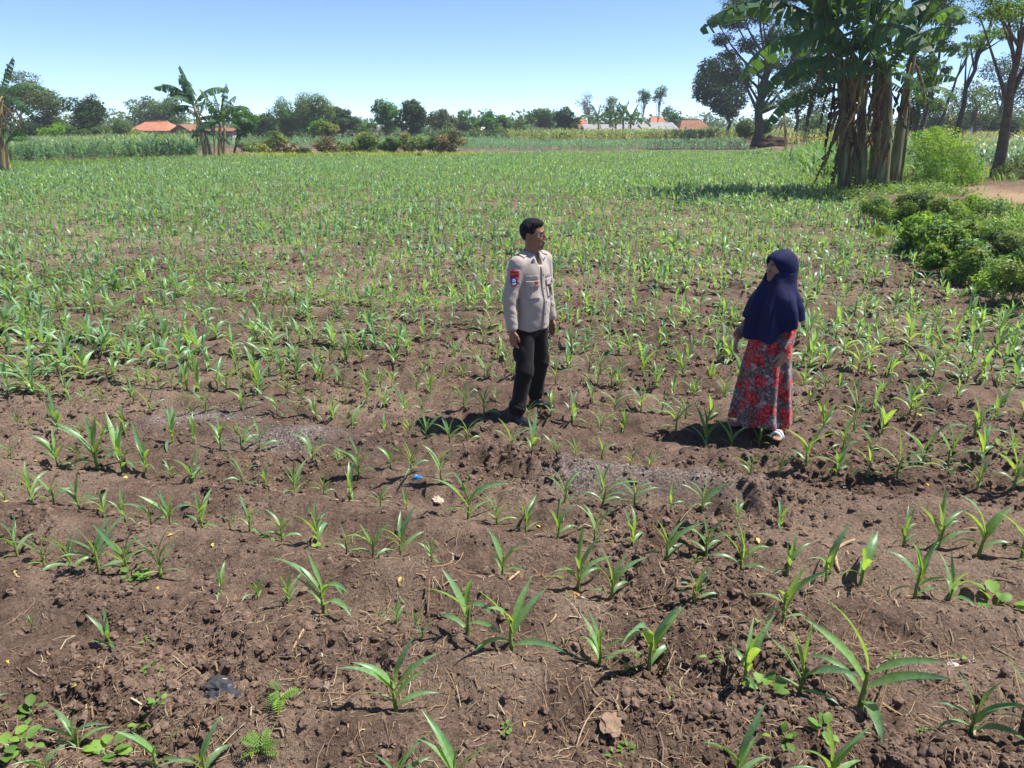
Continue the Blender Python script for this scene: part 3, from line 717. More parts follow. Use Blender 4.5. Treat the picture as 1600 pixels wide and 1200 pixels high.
# ------------------------------------------------------------------ trees, bananas, houses, far fields
def leaf_cloud(cs, rad, n, size, Rg, flat=.8, asp=.5, shell=.55, droop=0.0, pal=((1, 1, 1),)):
    """n leaf-sized faces spread over blobs; cs (k,3) centres, rad (k,) radii"""
    cs = np.asarray(cs, float); rad = np.asarray(rad, float)
    w = rad ** 2; w /= w.sum()
    b = Rg.choice(len(cs), n, p=w)
    d = Rg.normal(0, 1, (n, 3)); d /= np.linalg.norm(d, axis=1)[:, None]
    rr_ = rad[b] * (shell + (1 - shell) * Rg.random(n) ** .6) * Rg.normal(1, .12, n)
    p = cs[b] + d * rr_[:, None] * np.array([1, 1, flat])
    up = d * .6 + Rg.normal(0, .6, (n, 3)) + np.array([0, 0, .55])
    up /= np.linalg.norm(up, axis=1)[:, None]
    t = Rg.normal(0, 1, (n, 3)); t[:, 2] -= droop * 1.6
    t -= up * (t * up).sum(1)[:, None]; t /= np.linalg.norm(t, axis=1)[:, None] + 1e-9
    s = np.cross(up, t); L = size * Rg.uniform(.6, 1.35, n)[:, None]
    V = np.stack([p - t * L * .5, p + s * L * asp * .5 - t * L * .05 + up * L * .06, p + t * L * .5 - up * L * .08, p - s * L * asp * .5 - t * L * .05 + up * L * .06], 1)
    pal = np.asarray(pal); bc = pal[Rg.integers(0, len(pal), len(cs))][b] * (1 + Rg.normal(0, .16, (n, 1))).clip(.5, 1.6)
    return V.reshape(-1, 3), np.arange(n * 4).reshape(-1, 4), np.repeat(bc, 4, 0)
M_LEAF = leafmat('tree_leaf', (.070, .130, .040), (.18, .29, .045), .28, .6, .18, .5, .2)
M_DARKLEAF = leafmat('dark_tree_leaf', (.026, .055, .020), (.07, .13, .02), .20, .6, .15, .5, .2)
M_FEATH = leafmat('feathery_leaf', (.075, .115, .042), (.18, .26, .05), .32, .65, .12, .5, .2)
M_BAMBOO = leafmat('bamboo_leaf', (.095, .150, .050), (.22, .33, .07), .30, .5, .3, .5, .2)
M_SHRUB = leafmat('shrub_leaf', (.20, .25, .07), (.32, .38, .08), .28, .6, .2, .8, .25)
M_BRIGHT = leafmat('bright_leaf', (.11, .24, .025), (.34, .56, .03), .40, .5, .3, 1.2, .25)
M_DRYLEAF = leafmat('dry_leaf', (.26, .20, .11), (.26, .21, .09), .2, .8, .1, 1.0, .3)
M_BARK = simple('bark', (.115, .085, .062), .9, .35, 6, .6, 25)
M_PALEBARK = simple('pale_bark', (.32, .28, .23), .9, .25, 5, .4, 25)
M_DARKBARK = simple('dark_bark', (.060, .046, .036), .9, .35, 6, .6, 25)
PAL_G = ((1, 1, 1), (1.25, 1.15, .9), (.8, .85, .9), (1.1, 1.0, .8), (.9, 1.05, 1))
def bez(a, b, c, n):
    t = np.linspace(0, 1, n)[:, None]
    return (1 - t) ** 2 * a + 2 * t * (1 - t) * b + t * t * c
def tree(name, label, base, top, crown, r0, mat, bark, n, size, nb=9, br=.42, flat=.8, seed=1, lean=None, group=None, pal=PAL_G, asp=.5, droop=0.0, shell=.55, fork=.45, cat='tree', crown_mat2=None, twigs=0, cluster=None):
    """base (x,y,z); crown = (cx,cy,cz,rx,ry,rz) in world metres; limbs run from the trunk to every clump"""
    Rg = np.random.default_rng(seed)
    bx = np.asarray(base, float); cx = np.array(crown[:3]) - bx; rx = np.array(crown[3:])
    e = empty(name, bx, 0, label=label, cat=cat, group=group)
    cs, rs = [], []
    if cluster is not None:
        for (q, r_) in cluster: cs.append(np.asarray(q) - bx); rs.append(r_)
    else:
        for i in range(nb):
            d = Rg.normal(0, 1, 3); d /= np.linalg.norm(d); rr_ = Rg.random() ** .45
            cs.append(cx + d * rr_ * rx * (1 - br * .55)); rs.append((rx[0] * rx[2]) ** .5 * br * Rg.uniform(.75, 1.35))
    cs = np.array(cs); rs = np.array(rs)
    mb = MB()
    tp = np.array([cx[0], cx[1], max(cx[2], .1)]) if lean is None else np.asarray(lean, float) - bx
    k = 9; tt = np.linspace(0, 1, k)[:, None]
    mid = np.array([tp[0] * .35, tp[1] * .35, tp[2] * .55]) + Rg.normal(0, .03, 3) * tp[2]
    tr = bez(np.array([0, 0, -.15]), mid, tp, k) + np.concatenate([np.zeros((1, 3)), Rg.normal(0, .012 * tp[2], (k - 1, 3)) * [1, 1, .2]])
    rad = r0 * (1.25 - .85 * np.linspace(0, 1, k) ** .8); rad[0] *= 1.25
    mb.tube(tr, rad, 8)
    for c, r_ in zip(cs, rs):
        f = Rg.uniform(fork, .92); i = f * (k - 1); i0 = int(i); a = tr[i0] * (1 - (i - i0)) + tr[min(i0 + 1, k - 1)] * (i - i0)
        if a[2] > c[2] - .1 * tp[2]: a = tr[int(fork * (k - 1))]
        m_ = a * .45 + c * .55 + np.array([0, 0, -.1 * abs(c - a).sum() * .3]) + Rg.normal(0, .05, 3) * np.linalg.norm(c - a)
        mb.tube(bez(a, m_, c, 6), r0 * np.linspace(.5, .10, 6) * (.6 + .4 * Rg.random()), 5)
        for q in range(3 + twigs):
            d = Rg.normal(0, 1, 3); d[2] = abs(d[2]) * .8 - .1; d /= np.linalg.norm(d)
            mb.tube(bez(m_ * .3 + c * .7, c, c + d * r_ * .95, 4), r0 * np.linspace(.14, .03, 4), 4, cap=False)
            if twigs:
                for w_ in range(3):
                    d2 = d + Rg.normal(0, .5, 3); s_ = c + d * r_ * Rg.uniform(.2, .8)
                    mb.tube(bez(s_, s_ + d2 * r_ * .3, s_ + d2 * r_ * .6, 3), r0 * np.array([.06, .04, .02]), 3, cap=False)
    obj('trunk', mb.mesh(name + '_trunk'), bark, e)
    if n:
        V, Fq, C = leaf_cloud(cs, rs, n, size, Rg, flat, asp, shell, droop, pal)
        ok = V.reshape(-1, 4, 3)[:, :, 2].min(1) > -.1
        V = V.reshape(-1, 4, 3)[ok].reshape(-1, 3); C = C.reshape(-1, 4, 3)[ok].reshape(-1, 3)
        obj('crown', mesh_np(name + '_crown', V, np.arange(len(V)).reshape(-1, 4), True, C), mat, e)
    return e
def ptree(name, label, px, ytop, ybot, wpx, d, mat, bark, n, size, r0=None, base=None, **k):
    """tree whose crown fills the given span of the photograph at distance d"""
    t, b = P(px, ytop, d), P(px, ybot, d)
    hw = (P(px + wpx / 2, (ytop + ybot) / 2, d)[0] - P(px - wpx / 2, (ytop + ybot) / 2, d)[0]) / 2
    cz = (t[2] + b[2]) / 2; rz = (t[2] - b[2]) / 2
    cx = (t[0] + b[0]) / 2
    bs = base if base is not None else (cx, d, float(height(cx, d)))
    return tree(name, label, bs, None, (cx, d, cz, hw, hw * .8, rz), r0 or max(.08, t[2] * .022), mat, bark, n, size, **k)
GRP = 'trees along the far side of the field'
# --- left group
ptree('feathery_tree', 'tall feathery tree with pale trunk at the left edge of the picture', 30, 103, 188, 118, 95, M_FEATH, M_PALEBARK, 5200, .30, r0=.22, nb=16, br=.36, flat=.5, seed=11, group=GRP, base=(*P(38, 215, 95)[:2], 0), asp=.35)
ptree('leafy_tree', 'mid green leafy tree right of the tall feathery tree', 72, 140, 214, 84, 92, M_FEATH, M_BARK, 5200, .30, nb=14, br=.40, seed=12, group=GRP)
ptree('dark_tree', 'dark dense tree at the right end of the left-hand grove', 130, 142, 216, 72, 90, M_DARKLEAF, M_DARKBARK, 5600, .30, nb=14, br=.42, seed=13, group=GRP, pal=((1.2, 1.2, 1), (1.6, 1.5, 1.2), (.9, 1, 1)))
ptree('leafy_tree', 'leafy tree behind the banana at the left edge', -14, 128, 214, 80, 97, M_LEAF, M_BARK, 4200, .32, nb=12, seed=14, group=GRP)
for i, (px, yt, w, d, m, lb) in enumerate([(86, 193, 54, 84, M_BRIGHT, 'yellow-green bush under the dark grove trees at left'), (52, 188, 56, 86, M_DARKLEAF, 'dark bush at the foot of the leafy grove at left'), (118, 198, 40, 83, M_LEAF, 'low green bush under the dark dense tree'), (158, 192, 44, 86, M_LEAF, 'green bush right of the dark dense tree'), (190, 186, 40, 100, M_LEAF, 'rounded bush left of the orange-roofed house'), (218, 200, 44, 98, M_SHRUB, 'sparse bush in front of the orange-roofed house'), (262, 207, 60, 96, M_LEAF, 'low dark hedge bush right of the orange-roofed house')]):
    ptree('bush', lb, px, yt, 224, w, d, m, M_BARK, 1700, .28, r0=.07, nb=9, br=.5, seed=30 + i, cat='bush', group='bushes below the grove', fork=.2)
# --- middle line
MID = [('broad_tree', 'broad round tree behind the orange-roofed house', 248, 152, 205, 84, 150, M_LEAF, 4200, .42, {}),
 ('leafy_tree', 'small sparse tree right of the left-hand bananas', 378, 166, 214, 46, 62, M_LEAF, 1500, .20, dict(r0=.10, base=(*P(365, 244, 62)[:2], 0))),
 ('leafy_tree', 'low rounded tree left of the tall bamboo', 408, 178, 212, 52, 118, M_LEAF, 2400, .34, {}),
 ('bamboo_clump', 'pale plumed bamboo clump, left of the two', 446, 153, 216, 42, 108, M_BAMBOO, 3200, .34, dict(droop=1.0, asp=.28, flat=1.2)),
 ('bamboo_clump', 'tallest bamboo clump in the middle of the tree line', 487, 146, 216, 60, 106, M_BAMBOO, 4600, .34, dict(droop=1.0, asp=.28, flat=1.2)),
 ('umbrella_tree', 'dark umbrella-shaped tree right of the tallest bamboo', 534, 162, 208, 62, 116, M_DARKLEAF, 3400, .36, dict(flat=.5, pal=((1.3, 1.3, 1.2), (1.6, 1.6, 1.4)))),
 ('leafy_tree', 'pale green tree at the foot of the tallest bamboo', 503, 184, 216, 38, 100, M_BRIGHT, 1600, .3, {}),
 ('leafy_tree', 'low hazy tree between bamboo and the twin tall trees', 566, 188, 214, 44, 122, M_LEAF, 2000, .36, {}),
 ('open_tree', 'open-crowned tree left of the dark twin tree', 603, 152, 212, 42, 108, M_LEAF, 1700, .34, dict(shell=.2)),
 ('dark_tree', 'dark narrow tree standing in the centre of the tree line', 642, 155, 214, 48, 104, M_DARKLEAF, 3600, .32, dict(pal=((1.2, 1.2, 1.1), (1.5, 1.5, 1.3)))),
 ('leafy_tree', 'hazy green tree right of the dark narrow tree', 690, 171, 208, 52, 134, M_FEATH, 2600, .4, {}),
 ('leafy_tree', 'pale hazy tree above the small brown roof', 730, 168, 206, 40, 138, M_BAMBOO, 2200, .4, {}),
 ('broad_tree', 'broad dark green tree above the low white roof', 772, 176, 211, 60, 124, M_LEAF, 3000, .38, {}),
 ('leafy_tree', 'small pointed tree left of the grey hut', 811, 178, 204, 18, 142, M_LEAF, 900, .38, {}),
 ('leafy_tree', 'wide hazy tree behind the grey hut', 846, 172, 207, 54, 142, M_LEAF, 2600, .4, {}),
 ('pointed_tree', 'dark pointed tree left of the orange tiled roof', 884, 165, 210, 36, 128, M_DARKLEAF, 2600, .36, dict(pal=((1.3, 1.4, 1.3), (1.7, 1.7, 1.5)))),
 ('bare_tree', 'large leafless grey tree behind the orange tiled roof', 922, 147, 190, 46, 150, M_FEATH, 260, .3, dict(twigs=6, r0=.16, nb=16, br=.34)),
 ('bare_tree', 'smaller half-bare tree beside the large leafless tree', 954, 151, 195, 24, 152, M_FEATH, 500, .34, dict(twigs=4, r0=.12)),
 ('slender_tree', 'slender bare-topped tree, left of the two behind grey sheds', 1006, 138, 168, 24, 155, M_FEATH, 420, .34, dict(twigs=4, r0=.12)),
 ('slender_tree', 'slender bare-topped tree, right of the two behind grey sheds', 1031, 135, 166, 24, 158, M_FEATH, 420, .34, dict(twigs=4, r0=.12)),
 ('leafy_tree', 'rounded hazy tree above the brown tiled roof', 1052, 162, 196, 36, 170, M_LEAF, 1700, .42, {}),
 ('leafy_tree', 'low tree left of the mango tree trunk', 1085, 184, 208, 30, 160, M_LEAF, 1000, .4, {})]
for i, (nm, lb, px, yt, yb, w, d, m, n, sz, kw) in enumerate(MID):
    ptree(nm, lb, px, yt - 2, yb if 'slender' in nm or 'bare' in nm else max(yb, 213), w * 1.12, d, m, M_BARK, int(n * 1.5), sz * 1.15, seed=60 + i, group=GRP, **{'nb': 24, 'br': .33, 'shell': .4, 'pal': np.array(PAL_G) * np.random.default_rng(i).uniform([.75, .9, .75], [1.12, 1.3, 1.1]), **kw})
# far wood behind everything: one hazy mass
cs, rs = [], []
Rg = np.random.default_rng(5)
for a in np.arange(-500, 2100, 13):
    d = Rg.uniform(200, 330); yt = 191 - Rg.gamma(2, 3.6)
    t = P(a, yt, d); cs.append((t[0], d, t[2] * .5)); rs.append(max(t[2] * .6, 3))
    cs.append((t[0] + Rg.uniform(-6, 6), d - 5, t[2] * .2)); rs.append(max(t[2] * .5, 2.5))
V, Fq, C = leaf_cloud(cs, rs, 42000, 1.15, Rg, 1.0, .7, .6, 0, PAL_G)
tag(obj('distant_woods', mesh_np('distant_woods', V, Fq, True, C), M_LEAF), 'hazy strip of distant woodland along the horizon', 'woodland', kind='stuff')

cs, rs = [], []
for a in np.arange(-120, 900, 7):
    d = Rg.uniform(108, 132); t = P(a, 212 - Rg.gamma(2, 4), d); cs.append((t[0], d, max(.4, t[2] * .5))); rs.append(max(.9, t[2] * .62))
V, Fq, C = leaf_cloud(cs, rs, 15000, .42, Rg, 1.0, .6, .5, 0, PAL_G)
tag(obj('village_undergrowth', mesh_np('village_undergrowth', V, Fq, True, C), M_LEAF), 'thick undergrowth filling the foot of the far tree line', 'undergrowth', kind='stuff')
# --- shrubs of the dry hedge row
SHR = [(393, 214, 247, 56, 61, M_SHRUB, 1900, 'yellow-green shrub at the left end of the dry hedge row'), (425, 204, 246, 44, 63, M_SHRUB, 1700, 'tall pale shrub second from the left in the hedge row'), (448, 222, 246, 36, 62, M_DRYLEAF, 800, 'thin brownish shrub between two green hedge shrubs'), (474, 229, 248, 32, 59, M_LEAF, 900, 'low dark green shrub at the front of the hedge row'), (507, 210, 246, 38, 61, M_DRYLEAF, 900, 'reddish dry twiggy shrub in the hedge row'), (512, 190, 214, 34, 66, M_SHRUB, 800, 'small yellowish tree rising behind the dry twiggy shrub'), (541, 215, 247, 40, 61, M_SHRUB, 750, 'sparse airy shrub left of the largest hedge shrub'), (578, 204, 246, 64, 62, M_SHRUB, 2900, 'largest yellow-green shrub in the middle of the hedge row'), (612, 210, 247, 36, 60, M_LEAF, 1300, 'dark green upright shrub beside the largest hedge shrub'), (643, 208, 246, 46, 63, M_SHRUB, 1700, 'yellowish shrub right of the dark upright shrub'), (676, 206, 247, 34, 61, M_LEAF, 1300, 'dark green shrub left of the dry brown end shrub'), (702, 204, 247, 50, 60, M_DRYLEAF, 1500, 'bushy dry brown shrub at the right end of the hedge row'), (651, 238, 250, 20, 58, M_LEAF, 400, 'tiny dark shrub in front of the yellowish hedge shrub'), (553, 238, 250, 14, 58, M_DARKLEAF, 260, 'dark stump-like tuft at the front of the hedge row'), (745, 236, 246, 14, 66, M_LEAF, 260, 'lone small tuft right of the hedge row')]
for i, (px, yt, yb, w, d, m, n, lb) in enumerate(SHR):
    ptree('shrub', lb, px, yt, yb, w * 1.2, d, m, M_BARK, int(n * 1.6), .19, r0=.045, nb=15, br=.34, seed=90 + i, cat='shrub', group='shrubs of the dry hedge row', fork=.15, shell=.25, twigs=1, pal=((1, 1, 1), (1.25, 1.1, .8), (.7, .85, .8), (.9, 1.05, .9)))
def heap(name, label, px, py, wpx, hpx, d, mat, cat):
    V, Fq = ico(4); g = P(px, py, d); s_ = wpx * d / F_PX / 2 * 1.06
    V = V * (1 + .25 * vn(V[:, 0] * 3, V[:, 1] * 3 + V[:, 2] * 2, 7))[:, None] * np.array([s_, s_ * .8, hpx * d / F_PX * 1.0])
    return tag(obj(name, mesh_np(name, V, Fq, False, np.ones((len(V), 3))), mat, None, (g[0], d, float(height(g[0], d)))), label, cat)
M_HEAP = simple('dry_heap', (.26, .17, .10), .95, .4, 9, 1.0, 30, .1)
heap('brush_heap', 'reddish heap of cut brush beside the left bananas', 388, 246, 34, 8, 58, M_HEAP, 'heap')
heap('soil_heap', 'small heap of earth in the far part of the maize field', 468, 272, 16, 6, 38, M_HEAP, 'heap')

# --- bananas
def banana_leaf(L, Wd, e0, curl, seed, tears=14, hang=.5, pet=.14):
    Rg = np.random.default_rng(seed + 500)
    K = tears * 2; t = np.linspace(0, 1, K + 1); ang = e0 - curl * t ** 1.25
    x = np.concatenate([[0], np.cumsum(np.cos((ang[1:] + ang[:-1]) / 2))]) * L / K; z = np.concatenate([[0], np.cumsum(np.sin((ang[1:] + ang[:-1]) / 2))]) * L / K
    c = np.stack([x, 0 * x, z], 1); nrm = np.stack([-np.sin(ang), 0 * ang, np.cos(ang)], 1); tng = np.stack([np.cos(ang), 0 * ang, np.sin(ang)], 1)
    u = np.clip((t - pet) / (1 - pet), 0, 1); w = Wd / 2 * np.clip(np.sin(math.pi * (u * .94 + .03)) ** .55, 0, 1) * (t > pet)
    Vv, Ff = [], []; n0 = 0
    for sgn in (-1, 1):
        i = int(pet * K) + 1
        while i < K:
            j = min(K, i + int(Rg.integers(1, 4)))
            h_ = hang + Rg.normal(0, .22); gap = .22
            for (a, b) in ((0, .55), (.55, 1)):
                for q, f in ((i, gap), (j, -gap)):
                    cc = c[q] + tng[q] * f * L / K
                    for s_ in (a, b):
                        dr = h_ * (.5 + .9 * s_)
                        Vv.append(cc + (np.array([0, sgn, 0]) * math.cos(dr) - nrm[q] * math.sin(dr) - np.array([0, 0, .15 * s_])) * w[q] * s_ + nrm[q] * .015 * L * (1 - s_))
                Ff.append([n0, n0 + 1, n0 + 3, n0 + 2]); n0 += 4
            i = j
    V = np.array(Vv); Fq = np.array(Ff); C = np.tile([1, 1, 1.0], (len(V), 1)) * np.repeat(1 + Rg.normal(0, .1, len(Fq)), 4)[:, None]
    tv, tf = tube_np(c[::2], L * np.linspace(.016, .004, len(c[::2])), 5)
    return joined([(V, Fq, C), (tv, tf, np.tile([1.7, 1.5, 1.1], (len(tv), 1)))])
M_BAN = leafmat('banana_leaf', (.040, .098, .045), (.17, .33, .04), .30, .55, .25, 3, .2, rnd=.2)
M_BAND = leafmat('dead_banana_leaf', (.15, .105, .07), (.16, .10, .06), .12, .85, .1, 3, .4, rnd=.35)
def stem_mat(name, a, b):
    m, nt, out = nodes(name); p = N(nt, 'ShaderNodeBsdfPrincipled'); p.inputs['Roughness'].default_value = .6
    tc = N(nt, 'ShaderNodeTexCoord'); mp = N(nt, 'ShaderNodeMapping'); mp.inputs['Scale'].default_value = (9, 9, 1.1)
    n_ = N(nt, 'ShaderNodeTexNoise'); n_.inputs['Scale'].default_value = 1.0; n_.inputs['Detail'].default_value = 5
    nt.links.new(tc.outputs['Object'], mp.inputs[0]); nt.links.new(mp.outputs[0], n_.inputs['Vector'])
    nt.links.new(ramp(nt, n_.outputs['Fac'], [(.36, a), (.5, [(i + j) / 2 for i, j in zip(a, b)]), (.62, b)]), p.inputs['Base Color'])
    bp = N(nt, 'ShaderNodeBump'); bp.inputs['Distance'].default_value = .03; nt.links.new(n_.outputs['Fac'], bp.inputs['Height']); nt.links.new(bp.outputs[0], p.inputs['Normal'])
    nt.links.new(p.outputs[0], out.inputs[0]); return m
M_BSTEM = stem_mat('banana_stem', (.085, .045, .03), (.17, .21, .07))
M_BSTEM2 = stem_mat('yellow_banana_stem', (.14, .08, .045), (.42, .33, .13))
BLV = []
for i, (e0, cu) in enumerate([(1.45, .45), (1.25, 1.0), (1.1, 1.4), (.95, 1.6), (.75, 1.7), (.5, 1.6), (.3, 1.5), (1.2, 1.8)]):
    for v in range(2):
        V, Fq, C = banana_leaf(1.0, .25 + .04 * v, e0, cu, 10 * i + v, 17, .35 + .12 * (i % 4)); me = mesh_np('banana_leaf', V, Fq, False, C); me.materials.append(M_BAN); BLV.append(me)
BDEAD = []
for i in range(5):
    V, Fq, C = banana_leaf(1.0, .16, -.2 - .15 * i, 1.15 - .1 * i, 90 + i, 10, 1.0, .1); me = mesh_np('dead_banana_leaf', V, Fq, False, C); me.materials.append(M_BAND); BDEAD.append(me)
def banana(label, base, top, LL, nl, nd, seed, r=.15, smat=None, az=None, group=None, fan=None):
    R_ = random.Random(seed); b = np.asarray(base, float); t = np.asarray(top, float) - b
    e = empty('banana_plant', b, 0, label=label, cat='banana plant', group=group)
    k = 10; pts = bez(np.array([0, 0, -.1]), np.array([t[0] * .3 + R_.gauss(0, .08), t[1] * .3 + R_.gauss(0, .08), t[2] * .55]), t, k)
    mb = MB(); mb.tube(pts, r * np.linspace(1.2, .55, k), 10); obj('pseudostem', mb.mesh('banana_pseudostem'), smat or M_BSTEM, e)
    for i in range(nl):
        f = (i % 9) / 8 if nl > 9 else i / max(1, nl - 1)
        a_ = (az[i % len(az)] if az else i * 2.4 + R_.gauss(0, .2))
        v = BLV[min(15, int(f * 7.2) * 2 + R_.randint(0, 1))] if fan is None else BLV[fan[i % len(fan)]]
        o = obj('leaf', v, None, e, tuple(pts[-1] - np.array([0, 0, .25 * f * LL * .3]))); s_ = LL * R_.uniform(.85, 1.12) * (.75 if f < .05 else 1)
        o.scale = (s_, s_ * R_.uniform(.8, 1.15), s_); o.rotation_euler = (R_.gauss(0, .15), R_.gauss(0, .1), a_)
    for i in range(nd):
        f = R_.uniform(.45, 1.0); p_ = pts[min(k - 1, int(f * (k - 1)))]
        o = obj('dead_leaf', R_.choice(BDEAD), None, e, tuple(p_)); s_ = LL * R_.uniform(.45, .75) * (.5 + .5 * f)
        a_ = R_.uniform(0, 6.3); o.location = (p_[0] + math.cos(a_) * r * .5, p_[1] + math.sin(a_) * r * .5, p_[2])
        o.scale = (s_ * .55, s_ * R_.uniform(.6, 1.1), s_ * 1.1); o.rotation_euler = (R_.gauss(0, .15), R_.gauss(.25, .15), a_)
    return e
def bpx(bx, by, tx, ty, d, z0=None):
    b = P(bx, by, d); b[2] = float(height(b[0], d)) if z0 is None else z0
    return b, P(tx, ty, d)
PI = math.pi
GL, GRR, GM, GF = 'bananas at the left of the field', 'bananas of the right-hand clump', 'bananas beside the hedge row', 'bananas far off by the sheds'
# right-hand clump, about 27 m away
for (bx, by, tx, ty, d, LL, nl, nd, lb, az, rr_) in [
    (1318, 300, 1304, 50, 27.0, 4.8, 8, 11, 'leftmost tall banana of the right-hand clump, arching leaves over the field', [PI, PI * .93, .3, PI * 1.08, -2.2, PI * .98, 2.2, -1.0], .25),
    (1346, 298, 1344, 95, 26.6, 3.6, 7, 13, 'middle banana of the right-hand clump with long green stem', [1.2, PI * 1.1, .1, -1.7, PI * .9, 5.6, 2.6], .22),
    (1362, 300, 1366, 20, 27.6, 4.2, 8, 12, 'tallest banana at the back of the right-hand clump', [2.4, 1.1, PI, -1.2, 1.6, -2.4, 3.6, 2.0], .23),
    (1378, 296, 1388, 110, 26.2, 2.6, 6, 14, 'banana wrapped in dead brown leaves in the right-hand clump', [.4, 2.6, -1.2, 4.0, 1.0, 3.1], .22),
    (1394, 292, 1434, 45, 27.2, 2.7, 8, 6, 'rightmost banana of the clump leaning out to the right', [1.2, 1.8, -.9, 2.2, 2.8, -1.5, 3.3, -2.2], .22),
    (1334, 296, 1322, 135, 28.2, 3.0, 5, 10, 'shorter banana behind the leftmost one of the right-hand clump', [PI, 2.2, -1.9, .5, 3.5], .20),
    (1404, 284, 1420, 150, 28.6, 1.9, 5, 5, 'short young banana at the right foot of the clump', [.3, -.8, 1.4, 2.6, 0], .14)]:
    b, t = bpx(bx, by, tx, ty, d)
    banana(lb, b, t, LL, nl + 2, int(nd * 1.6), int(bx), rr_ * .8, az=az, group=GRR)
b, t = bpx(1228, 240, 1222, 165, 62); banana('small ragged banana beside the big right-hand tree', b, t, 2.2, 6, 4, 77, .11, M_BSTEM2)
# left edge
b, t = bpx(8, 272, 2, 150, 39); banana('banana with hanging dead leaves at the left edge of the picture', b, t, 2.6, 8, 9, 5, .17, M_BSTEM2, group=GL)
b, t = bpx(16, 273, 10, 222, 38.6); banana('short banana sucker with two arching leaves at the left edge', b, t, 1.9, 4, 1, 6, .11, M_BSTEM2, [0, .3, 2.0, -.3], GL, [6, 8, 2, 4])
# beside the hedge row
for (bx, tx, ty, d, LL, nl, nd, lb, r_, az) in [(322, 303, 165, 57, 3.1, 13, 4, 'tall left-leaning banana beside the hedge row', .17, [PI * .95, PI * 1.02, 2.2, PI, .6, -1.8, 1.4, PI * .9, 2.8]), (330, 312, 185, 57.6, 2.2, 5, 2, 'shorter banana tucked behind the left-leaning one', .13, None), (344, 345, 190, 57, 2.7, 11, 2, 'straight yellow-stemmed banana beside the hedge row', .16, [.2, PI, 1.3, -1, 2.4, .6, PI * .9, 3.6]), (350, 351, 196, 57.8, 1.9, 5, 2, 'right-hand yellow-stemmed banana beside the hedge row', .13, None), (335, 334, 214, 56.6, 1.5, 5, 1, 'small banana sucker between the two tall left bananas', .09, None)]:
    b, t = bpx(bx, 248, tx, ty, d); banana(lb, b, t, LL, nl, nd, bx, r_, M_BSTEM2, az, GM)
for (bx, tx, ty, d, lb) in [(936, 934, 187, 122, 'left banana of the group before the grey sheds'), (962, 962, 184, 124, 'middle banana of the group before the grey sheds'), (975, 974, 182, 123, 'tall banana right of the middle in the shed group'), (984, 986, 186, 122, 'rightmost banana of the group before the grey sheds')]:
    b, t = bpx(bx, 211, tx, ty, d, 0); banana(lb, b, t, 3.6, 8, 1, bx, .2, M_BSTEM2, None, GF)

# --- right-hand trees
GR = 'trees on the right-hand bank'
def rtree(name, label, bpt, tpt, d, r0, blobs, n, size, mat, bark=M_DARKBARK, seed=1, **k):
    b = P(*bpt, d); b[2] = float(height(b[0], d)); t = P(*tpt, d)
    sc = d / F_PX * 1.03
    cl = []
    Rg = np.random.default_rng(seed)
    for (px, py, rpx) in blobs:
        q = P(px, py, d + Rg.normal(0, 1) * rpx * sc * .8); cl.append((q, rpx * sc))
    return tree(name, label, b, None, (*t, 1, 1, 1), r0, mat, bark, n, size, lean=t, cluster=cl, seed=seed, group=GR, **k)
rtree('mango_tree', 'dark round-crowned tree on a thin trunk at the field corner', (1137, 221), (1132, 150), 110, .26, [(1110, 128, 24), (1132, 108, 24), (1152, 130, 20), (1122, 150, 22), (1100, 145, 16), (1148, 155, 18), (1128, 166, 15), (1108, 105, 14), (1140, 172, 14)], 9000, .46, M_DARKLEAF, seed=3, shell=.6)
rtree('big_feathery_tree', 'largest feathery tree with thick dark forked trunk at the far right bank', (1181, 232), (1205, 40), 83, .46,
      [(1128, 62, 16), (1150, 35, 22), (1120, 30, 12), (1170, 70, 20), (1155, 5, 24), (1190, 20, 28), (1215, 55, 26), (1185, 105, 20), (1210, 100, 22), (1200, 140, 18), (1235, 120, 20), (1225, -10, 30), (1262, 30, 26), (1180, -30, 30), (1250, 85, 22), (1140, 85, 12), (1190, 165, 14), (1225, 160, 18), (1165, 120, 12), (1290, 0, 26), (1245, 150, 14)], 19000, .33, M_FEATH, seed=4, shell=.15, asp=.35, flat=.6, pal=((.5, .6, .55), (.75, .8, .7), (.4, .5, .45)), fork=.3)
rtree('dark_tree', 'dark tree showing between the big feathery tree and the bananas', (1243, 214), (1252, 130), 97, .25, [(1240, 120, 22), (1262, 100, 24), (1280, 130, 22), (1255, 150, 20), (1285, 165, 20), (1240, 165, 14), (1300, 110, 20), (1270, 185, 16)], 5200, .34, M_DARKLEAF, seed=5, pal=((1.1, 1.1, 1), (1.6, 1.5, 1.2)))
rtree('slim_tree', 'slim dark tree curving up right behind the banana clump', (1436, 214), (1487, 10), 62, .17, [(1470, 60, 14), (1485, 25, 20), (1470, -10, 24), (1455, 100, 12), (1490, 75, 10), (1446, 130, 12), (1478, 110, 9)], 4200, .26, M_LEAF, seed=6, shell=.2)
rtree('slim_tree', 'slim vine-clad tree directly behind the leaning banana', (1430, 212), (1458, 70), 66, .16, [(1445, 60, 16), (1432, 100, 16), (1450, 130, 16), (1440, 160, 18), (1462, 165, 14), (1455, 20, 20), (1425, 180, 14)], 5200, .26, M_LEAF, seed=7, shell=.2, pal=((.7, .8, .7), (1, 1, .8)))
rtree('leaning_tree', 'thin bare leaning tree with a tuft at its top', (1463, 198), (1514, 82), 72, .17, [(1516, 78, 9), (1505, 84, 8), (1522, 68, 7)], 500, .2, M_BRIGHT, seed=8)
